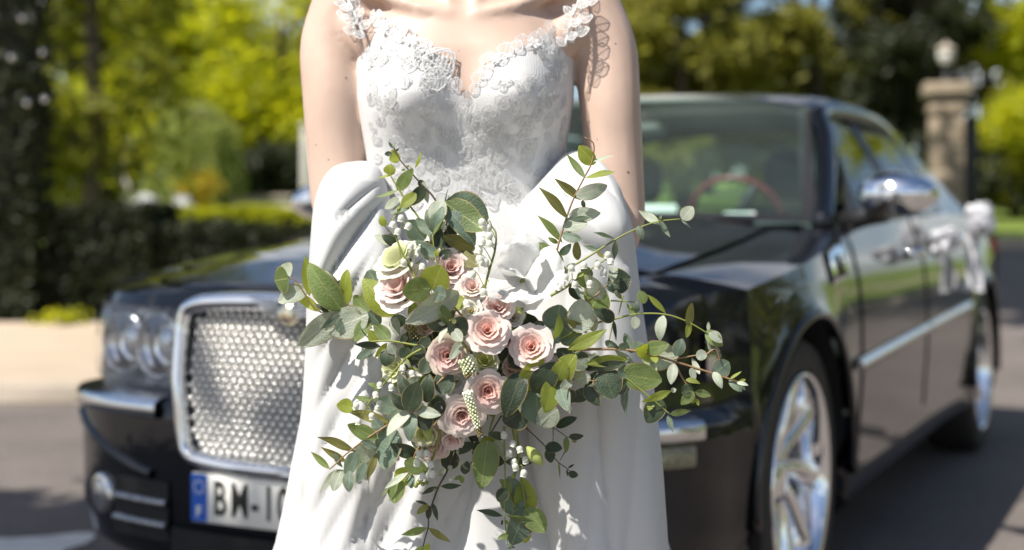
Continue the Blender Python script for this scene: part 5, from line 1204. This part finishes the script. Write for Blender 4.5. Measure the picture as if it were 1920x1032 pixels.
# lower left eucalyptus
sprig([[(860,740),(800,760),(740,790),(720,802),(680,828),(650,851),(632,868),(618,880)]],
 [(664,765,631,760,25,'y'),(736,796,647,774,19,'o'),(706,823,652,797,27,'g'),(736,799,719,880,48,'b'),(706,850,688,901,14,'o'),(692,830,680,886,42,'p'),(668,848,593,823,15,'o'),(650,867,601,838,13,'o'),(618,880,582,847,13,'g'),(668,848,648,894,25,'b'),(656,884,655,922,21,'b'),(632,880,599,926,13,'p'),(641,880,625,921,23,'p'),(628,850,644,876,11,'b'),(680,828,706,841,15,'b'),(685,868,670,904,19,'b'),
  (696,752,662,745,10,'g'),(711,728,689,720,8,'g'),(742,766,700,756,32,'b'),(761,715,734,722,13,'g'),(730,790,755,768,30,'b'),(716,806,700,784,22,'b')], 1.69, 1.715, 'brown')
sprig([[(840,700),(800,740),(775,772),(765,770)], [(800,740),(785,720)]],
 [(765,771,783,717,37,'d',-.012),(800,755,806,701,27,'d'),(762,768,732,738,21,'d'),(769,772,727,819,22,'p',-.01),(773,775,768,828,24,'b'),(782,770,829,778,20,'p',-.01),(790,776,801,808,30,'d'),(826,745,812,790,32,'d',.005),(830,740,838,690,36,'d',.008),(790,700,812,668,26,'d',.01),(776,760,752,700,24,'d',.012),(810,770,842,760,22,'d',.01)], 1.66, 1.652, 'brown')
sprig([[(840,760),(800,820),(780,848),(768,885),(752,900)]],
 [(768,886,740,922,2,'p'),(770,905,742,882,36,'y',.0),(747,896,738,944,31,'g'),(742,894,731,941,11,'p'),(766,886,721,918,10,'p'),(782,852,733,832,25,'d'),(758,866,802,884,30,'g'),(770,890,772,916,15,'b'),(730,915,716,932,3,'g'),(800,840,770,822,26,'d',.006)], 1.69, 1.70, 'brown')
# trailing stems below
sprig([[(880,790),(856,840),(838,884),(822,914),(811,944),(804,966),(803,988),(797,1010),(791,1035)]],
 [(838,880,848,843,33,'d'),(838,879,821,893,11,'p'),(840,880,848,874,9,'p'),(821,913,790,928,9,'d'),(826,912,866,910,10,'d'),(802,946,778,939,6,'d'),(804,948,782,965,11,'o'),(804,948,803,973,11,'d'),(811,943,821,977,9,'d'),(812,946,818,960,7,'p'),(801,990,752,1003,14,'g'),(803,990,846,1017,13,'o'),(796,1024,806,1030,13,'y'),(794,1026,776,1036,12,'g')], 1.715, 1.73, 'dark')
sprig([[(940,780),(900,845),(880,873),(872,890)]],
 [(870,889,877,865,17,'d'),(873,888,880,868,6,'g'),(866,893,852,899,7,'g'),(867,894,866,907,9,'g'),(884,838,844,829,10,'d'),(888,831,857,849,17,'d'),(888,832,901,843,19,'d'),(885,845,898,869,6,'d'),(905,820,920,838,18,'d'),(896,832,878,812,14,'d')], 1.70, 1.72, 'dark', r=.0009)
sprig([[(930,770),(920,800),(915,828)]], [(914,826,902,917,46,'g',-.01),(918,826,940,862,34,'p',.0),(945,868,896,857,23,'d',-.012),(946,821,915,812,15,'d'),(947,866,999,868,17,'d'),(905,822,925,850,30,'y',.008)], 1.70, 1.70, 'green')
sprig([[(945,800),(946,850),(947,905),(946,960),(949,1000),(953,1030)]],
 [(948,917,934,941,23,'d'),(958,923,936,900,12,'g'),(942,968,893,957,10,'d'),(950,966,1001,976,9,'g'),(953,1003,933,1010,10,'g'),(953,1020,958,1030,6,'d'),(948,975,952,984,5,'g'),(955,1024,966,1027,4,'d'),(942,975,940,985,4,'d')], 1.695, 1.71, 'green', r=.0010)
sprig([[(960,800),(975,880),(985,950),(985,990)]],
 [(962,966,956,894,48,'b',.0),(985,968,980,896,40,'y',.006),(985,952,958,1022,46,'b',-.006),(985,953,1022,998,38,'g',.0),(985,985,984,1018,20,'y',.008),(975,958,972,905,30,'g',.01)], 1.71, 1.725, 'green')

# filler leaves deep inside the bouquet, seen in the gaps between the flowers
fl = MB(); fl.add(*tubeVF(local([px(900,640,1.70), px(898,660,1.76)]), .004, 6)); fl = fl.obj('greenery', [M['stem_dark']], BQ)
for k in range(84):
    a = lg.uniform(0, 2*math.pi); q = math.sqrt(lg.random()); u, v = 905 + 132*q*math.cos(a), 655 + 128*q*math.sin(a)
    b = lg.uniform(0, 2*math.pi); L_ = lg.uniform(42, 68); add_leaf(fl, u, v, u + L_*math.cos(b), v + L_*math.sin(b), L_*lg.uniform(.5,.75), lg.choice('ddgbg'), 1.715 + .03*lg.random(), lg.uniform(-.01,.01))
# stems tied behind the flowers, held in the hands
mb = MB()
for k in range(22):
    a = 2*math.pi*k/22; r = .004 + .014*((k*7) % 5)/4
    mb.add(*tubeVF(local([(-.045+.05*math.cos(a), 1.735, .84+.03*math.sin(a)), (-.048+r*math.cos(a), 1.785+r*math.sin(a)*.5, .815), (-.05+r*1.5*math.cos(a), 1.80+r*math.sin(a), .735+.012*((k*5)%4)/4)]), .0028, 6))
mb.obj('stem_bundle', [M['stem_green']], BQ)

# ---- flowers
def petal_material(name, c, c2, tc):
    m = mat(name, c, .55, spec=.3, sss=.0, noise=(2.5, c2, .3, .7), bump=(14, .10, .02), transl=(tc, .40)); return m
PAL = {'blush': [((.86,.50,.43),(.88,.56,.48)), ((.85,.56,.49),(.87,.61,.54)), ((.84,.60,.54),(.88,.66,.60)), ((.86,.70,.65),(.88,.75,.70)), ((.86,.76,.71),(.88,.79,.74))],
       'pale': [((.82,.52,.46),(.84,.58,.52)), ((.84,.62,.57),(.86,.66,.61)), ((.86,.70,.66),(.88,.74,.70)), ((.86,.76,.72),(.88,.79,.75)), ((.86,.77,.70),(.86,.78,.72))],
       'dusty': [((.74,.44,.41),(.78,.50,.46)), ((.74,.50,.46),(.77,.54,.50)), ((.74,.53,.50),(.78,.57,.53)), ((.78,.60,.56),(.80,.63,.58)), ((.78,.64,.56),(.76,.66,.54))],
       'cream': [((.76,.68,.34),(.80,.72,.42)), ((.82,.78,.62),(.84,.80,.68)), ((.84,.82,.74),(.85,.83,.76)), ((.85,.84,.79),(.86,.85,.80)), ((.85,.84,.79),(.86,.85,.8))],
       'lime': [((.46,.50,.08),(.52,.56,.12)), ((.58,.62,.18),(.64,.66,.26)), ((.68,.71,.34),(.76,.78,.50)), ((.76,.78,.54),(.82,.83,.68)), ((.78,.80,.58),(.84,.85,.72))],
       'white': [((.80,.80,.72),(.83,.83,.78)), ((.84,.84,.81),(.86,.86,.83)), ((.84,.84,.81),(.86,.86,.84)), ((.85,.85,.83),(.87,.87,.85)), ((.85,.85,.83),(.87,.87,.85))]}
for _k, _f in (('white', .88), ('cream', .90), ('lime', .90), ('blush', 1.0), ('pale', .98)):
    PAL[_k] = [tuple(tuple(c*_f for c in q) for q in ab) for ab in PAL[_k]]
PMAT = {k: [petal_material('%s_petal_%s' % (k, 'abcde'[i]), a, b, tuple(.9*x for x in b)) for i, (a, b) in enumerate(v)] for k, v in PAL.items()}
LAY = [(3, .02, .15, -.35, .38, 1.45, .0), (4, .04, .31, -.40, .43, 1.15, .02), (5, .06, .52, -.45, .44, 1.0, .06), (5, .08, .74, -.52, .38, .90, .14), (5, .10, .93, -.58, .22, .86, .30)]
PM = {}
def petal_mesh(layer, pal, var):
    k = (layer, pal, var)
    if k in PM: return PM[k]
    n_, rb, rt, zb, zt, ha, curl = LAY[layer]; g = random.Random(layer*7+var); V = []; N1, N2 = 9, 9; ph = g.uniform(0, 6)
    for i in range(N1):
        q = i/(N1-1); row = []
        for j in range(N2):
            e = -1 + 2*j/(N2-1); wq = min(1, .35 + 1.0*q)*(1 - .10*abs(e)**3*q)
            top = 1 - .16*abs(e)**2.6*(q**2)
            qq = q*top; r = rb + (rt-rb)*qq**.8; z = zb + (zt-zb)*math.sin(qq*math.pi/2)
            r += curl*.30*max(0, qq-.55)**1.5*2.2; z -= curl*.55*max(0, qq-.6)**1.6*2.2
            rf = .03*math.sin(e*5 + ph + layer)*q**2 + .018*math.sin(e*11 + 2*ph)*q**4
            a = e*ha*wq; r2 = r*(1 + .10*e*(.6 if layer < 3 else .35)) + rf; row.append((r2*math.cos(a), r2*math.sin(a), z + rf*.8))
        V.append(row)
    PM[k] = mkmesh('petal', [p for r in V for p in r], gridF(N1, N2), [PMAT[pal][layer]]); return PM[k]
sep_me = MB()
for k in range(5):
    a = k*2*math.pi/5; V = [[((.1+.75*q)*math.cos(a+e*.25*(1-q)), (.1+.75*q)*math.sin(a+e*.25*(1-q)), -.55-.10*q) for e in (-1,0,1)] for q in np.linspace(0,1,5)]; sep_me.add(V, gridF(5,3))
sep_me.add(*sphereVF((0,0,-.52), (.22,.22,.20), 10, 6))
sep_me = sep_me.mesh('rose', [M['stem_green']])
def flower(name, u, v, rpx, pal, y=None, face=None, layers=range(5), roll=None, open_=1.0):
    if y is None: y = 1.665 + .05*min(1, ((u-900)**2 + (v-640)**2)/170**2)
    p = px(u, v, y); s = rpx*1.12*y/2550; open_ = open_*lg.uniform(.82, 1.18)
    f = Vector(face) if face else Vector(((u-900)/260, -1, .28 - (v-640)/330)); f.normalize()
    q = f.to_track_quat('Z', 'Y').to_matrix().to_4x4(); fl_ = obj(name, sep_me, BQ); place(fl_, Matrix.Translation(p) @ q @ Matrix.Diagonal((s, s, s*open_, 1)))
    ph = lg.uniform(0, 6.28) if roll is None else roll
    for li in layers:
        n_ = LAY[li][0]
        for k in range(n_):
            o = obj('petal', petal_mesh(li, pal, k % 3), fl_); o.rotation_euler = (lg.uniform(-.06,.06), lg.uniform(-.06,.06), ph + li*.9 + 2*math.pi*k/n_ + lg.uniform(-.12,.12)); sc = lg.uniform(.94, 1.06); o.scale = (sc, sc, sc*lg.uniform(.95,1.08))
    return fl_
flower('rose', 843, 507, 42, 'pale', face=(.25,-.85,.40)); flower('rose', 752, 543, 48, 'pale', y=1.69, face=(-.4,-.7,.5), layers=range(1,5)); flower('rose', 887, 541, 29, 'pale', layers=range(1,5))
flower('rose', 933, 578, 31, 'blush', y=1.672, face=(.0,-.9,.45)); flower('rose', 914, 622, 40, 'blush', y=1.652, face=(.05,-.92,.35)); flower('rose', 997, 652, 40, 'blush', y=1.664, face=(-.1,-.95,.25))
flower('rose', 840, 668, 37, 'dusty', y=1.665, face=(-.05,-1,.12)); flower('rose', 914, 733, 40, 'blush', y=1.660, face=(.15,-.95,-.05)); flower('rose', 866, 778, 42, 'pale', y=1.672, face=(.1,-.95,-.15)); flower('rose', 812, 828, 36, 'dusty', y=1.70, face=(-.2,-.9,-.3), layers=range(1,5))
flower('rose', 956, 640, 19, 'dusty', y=1.675, layers=range(0,4)); flower('rose', 802, 612, 24, 'dusty', y=1.70, layers=range(1,4))
flower('cream_rose', 884, 584, 27, 'cream', y=1.672, face=(-.2,-.9,.3), layers=range(0,4)); flower('lisianthus', 750, 492, 46, 'lime', y=1.70, face=(-.5,-.6,.7), layers=(2,3,4))
flower('lisianthus', 908, 682, 34, 'lime', y=1.675, face=(.1,-.8,.5), layers=(1,2,3)); flower('lisianthus', 820, 748, 34, 'white', y=1.676, face=(.2,-.95,.1), layers=(3,4)); flower('lisianthus', 798, 806, 34, 'lime', y=1.69, face=(-.2,-.8,-.5), layers=(1,2,3)); flower('lisianthus', 745, 690, 32, 'lime', y=1.70, face=(-.6,-.8,.1), layers=(2,3))
flower('scabious', 856, 716, 26, 'white', y=1.685, face=(0,-1,0), layers=(2,3))
flower('rose', 872, 600, 24, 'pale', y=1.69, layers=range(1,4)); flower('rose', 960, 690, 26, 'dusty', y=1.69, layers=range(0,4)); flower('cream_rose', 800, 560, 26, 'cream', y=1.69, layers=range(1,4)); flower('cream_rose', 850, 820, 26, 'pale', y=1.69, face=(0,-.8,-.6), layers=range(1,4))
flower('cream_rose', 962, 598, 24, 'cream', y=1.685, layers=range(1,4))
# big white amaryllis: long ruffled petals
def big_petal(var):
    g = random.Random(50+var); V = []; N1, N2 = 15, 13; ph = g.uniform(0,6); bend = g.uniform(.35,.75)
    for i in range(N1):
        q = i/(N1-1); w = .42*math.sin(math.pi*min(1, .12+.80*q))**.7; row = []
        for j in range(N2):
            e = -1+2*j/(N2-1); ru = (.045*math.sin(e*6+q*5+ph) + .03*math.sin(q*17+ph*2)*abs(e)**2)*(.3+q)*abs(e)**1.2
            row.append((w*e*(1+.05*math.sin(q*14+ph)), q*math.cos(bend*q*.9), .5*bend*math.sin(q*1.5) - .22*e*e*(1-.6*q) + ru + .03*math.exp(-(e/.12)**2)))
        V.append(row)
    return mkmesh('petal', [p for r in V for p in r], gridF(N1, N2), [PMAT['white'][3]])
BP = [big_petal(k) for k in range(4)]
wf = MB().add(*sphereVF((0,0,0), (.12,.12,.16), 10, 6)).obj('amaryllis', [M['stem_green']], BQ)
sW = 98*1.68/2550; place(wf, Matrix.Translation(px(985, 530, 1.70)) @ Vector((-.15,-.85,.55)).normalized().to_track_quat('Z','Y').to_matrix().to_4x4() @ Matrix.Diagonal((sW,sW,sW,1)))
for k, (rz, tilt, sc, zz_) in enumerate(((0,.35,1.0,0),(60,.15,1.05,.05),(125,.3,.95,0),(180,.2,1.0,.04),(240,.35,1.05,0),(300,.2,.95,.05),(20,.75,.80,.12),(150,.85,.75,.14),(265,.75,.8,.12))):
    o = obj('petal', BP[k % 4], wf); o.rotation_euler = (tilt, 0, R(rz)); o.rotation_mode = 'XYZ'; o.scale = (sc*1.25, sc, sc); o.location = (0,0,zz_)
    o.matrix_local = Matrix.Translation((0,0,zz_)) @ Matrix.Rotation(R(rz), 4, 'Z') @ Matrix.Rotation(tilt, 4, 'X') @ Matrix.Diagonal((sc*1.25, sc, sc, 1))
# lily of the valley
M['bell'] = mat('white_bell', (.70,.70,.65), .45, noise=(3, (.66,.68,.58), .35, .65), transl=((.8,.82,.7), .3))
V = []
for h, r in ((.5,.02),(.48,.18),(.36,.36),(.15,.47),(-.10,.50),(-.32,.45),(-.46,.44),(-.52,.50)):
    V.append([(r*math.cos(a)*(1+.10*math.cos(6*a)*(h < -.4)), r*math.sin(a)*(1+.10*math.cos(6*a)*(h < -.4)), h + (.05*math.cos(6*a) if h < -.4 else 0)) for a in np.linspace(0, 2*math.pi, 24, endpoint=False)])
bell_me = MB().add(V, gridF(8, 24, closed_m=True, flip=True)).mesh('bell', [M['bell']]); bud_me = MB().add(*sphereVF((0,0,0), .45, 12, 8)).mesh('bud', [M['stem_green']])
def lily(stem, bells, y0, y1, size=13, buds=()):
    n = len(stem); P = cr_path([(u, v, y0+(y1-y0)*i/(n-1)) for i, (u, v) in enumerate(stem)], 30); W = local([px(*p) for p in P]); mb = MB(); mb.add(*tubeVF(W, [.0017-.0010*i/29 for i in range(30)], 8)); items = []
    for k, (u, v) in enumerate(list(bells) + list(buds)):
        i = int(np.argmin((P[:,0]-u)**2 + (P[:,1]-v)**2)); i = max(0, i-2); yb = float(P[i,2]) - .006 + lg.uniform(-.004,.004)
        b = BQI @ px(u, v, yb); a = W[i]; isb = k >= len(bells); s = (size if not isb else size*.72)*yb/2550
        t = b + Vector((0,0,s*.55)); m_ = a.lerp(t, .55) + Vector((0,-.002,s*.55)); mb.add(*tubeVF(cr_path([a, m_, t], 8), .00055, 5)); items.append((b, s, isb, (t-a)))
    sp = mb.obj('lily_of_the_valley', [M['stem_green']], BQ)
    for b, s, isb, d in items:
        o = obj('bud' if isb else 'bell', bud_me if isb else bell_me, sp); o.location = b; o.scale = (s,s,s); o.rotation_euler = (lg.uniform(-.35,.35), lg.uniform(-.35,.35), lg.uniform(0,6))
lily([(785,530),(770,505),(752,470),(740,435),(737,412),(748,400)], [(752,409),(737,421),(766,424),(746,434),(770,462),(757,492),(792,500)], 1.66, 1.675, 13, [(748,392)])
lily([(907,545),(918,505),(928,470),(930,440),(922,425),(912,418)], [(904,417),(915,428),(917,443),(904,453),(918,458),(898,470),(899,486),(910,492),(886,515),(906,548),(875,569)], 1.648, 1.66, 15)
lily([(1032,555),(1060,540),(1095,514),(1120,497),(1140,484)], [(1140,478),(1121,497),(1095,497),(1071,503),(1132,511),(1106,532),(1078,533),(1060,520),(1048,540),(1145,490)], 1.645, 1.652, 13)
lily([(790,655),(762,672),(730,708),(705,738),(688,762),(678,785)], [(712,722),(734,726),(704,740),(712,756),(708,766),(668,761),(697,780),(772,700),(755,690),(672,790)], 1.665, 1.685, 12)
lily([(828,800),(818,840),(808,868),(796,890),(788,908)], [(782,867),(808,871),(811,888),(792,893),(800,850),(786,850)], 1.675, 1.685, 13, [(784,906),(780,911),(793,908),(800,905)])
lily([(966,790),(970,820),(973,850),(970,880),(962,895)], [(945,815),(955,849),(974,842),(985,862),(964,866),(966,875),(982,887),(962,832)], 1.68, 1.69, 13, [(963,893)])
# white speedwell spikes and a lisianthus bud
M['spike'] = mat('speedwell', (.78,.80,.66), .6, noise=(30, (.62,.68,.36), .35, .65))
def spike(P, y, r0, r1, n, greenend):
    C = cr_path([(u, v, y) for u, v in P], 24); W = local([px(*c) for c in C]); mb = MB(); mb.add(*tubeVF(W, .0012, 6)); g = random.Random(len(P)*n)
    for k in range(n):
        q = (k+.5)/n; i = min(22, int(q*23)); c = W[i].lerp(W[i+1], q*23-i); t = (W[i+1]-W[i]).normalized(); a = k*2.4; sd_ = t.orthogonal().normalized(); sd2 = t.cross(sd_); r = (r0+(r1-r0)*q)*y/2550
        mb.add(*sphereVF(c + (sd_*math.cos(a) + sd2*math.sin(a))*r, (3.0-1.2*q)*y/2550*g.uniform(.8,1.15), 7, 5), mi=1 if q < greenend else 2)
    mb.obj('speedwell_spike', [M['stem_green'], M['spike'], M['leaf_edge']], BQ)
spike([(877,735),(884,760),(893,790),(901,818)], 1.645, 9, 4, 120, .80); spike([(872,672),(880,688),(884,705)], 1.648, 14, 13, 90, .8); spike([(772,604),(780,618),(782,635)], 1.69, 16, 14, 90, .0)
mb = MB()
for k in range(5):
    V = [[(.26*math.sin(math.pi*min(1,.06+.9*q))*math.cos(a), .26*math.sin(math.pi*min(1,.06+.9*q))*math.sin(a), q) for a in np.linspace(k*1.257, k*1.257+1.5, 5)] for q in np.linspace(0,1,8)]; mb.add(V, gridF(8,5))
LM2 = petal_material('bud_petal', (.42,.50,.10), (.60,.64,.30), (.5,.55,.15)); 
for (u0,v0,u1,v1,y) in ((988,838,1018,873,1.68),(796,790,806,826,1.665),(968,575,978,590,1.66)):
    a, b = px(u0,v0,y), px(u1,v1,y-.005); d = (b-a); o = obj('lisianthus_bud', mb.mesh('lisianthus_bud', [LM2]), BQ); place(o, Matrix.Translation(a) @ d.normalized().to_track_quat('Z','Y').to_matrix().to_4x4() @ Matrix.Scale(d.length, 4))
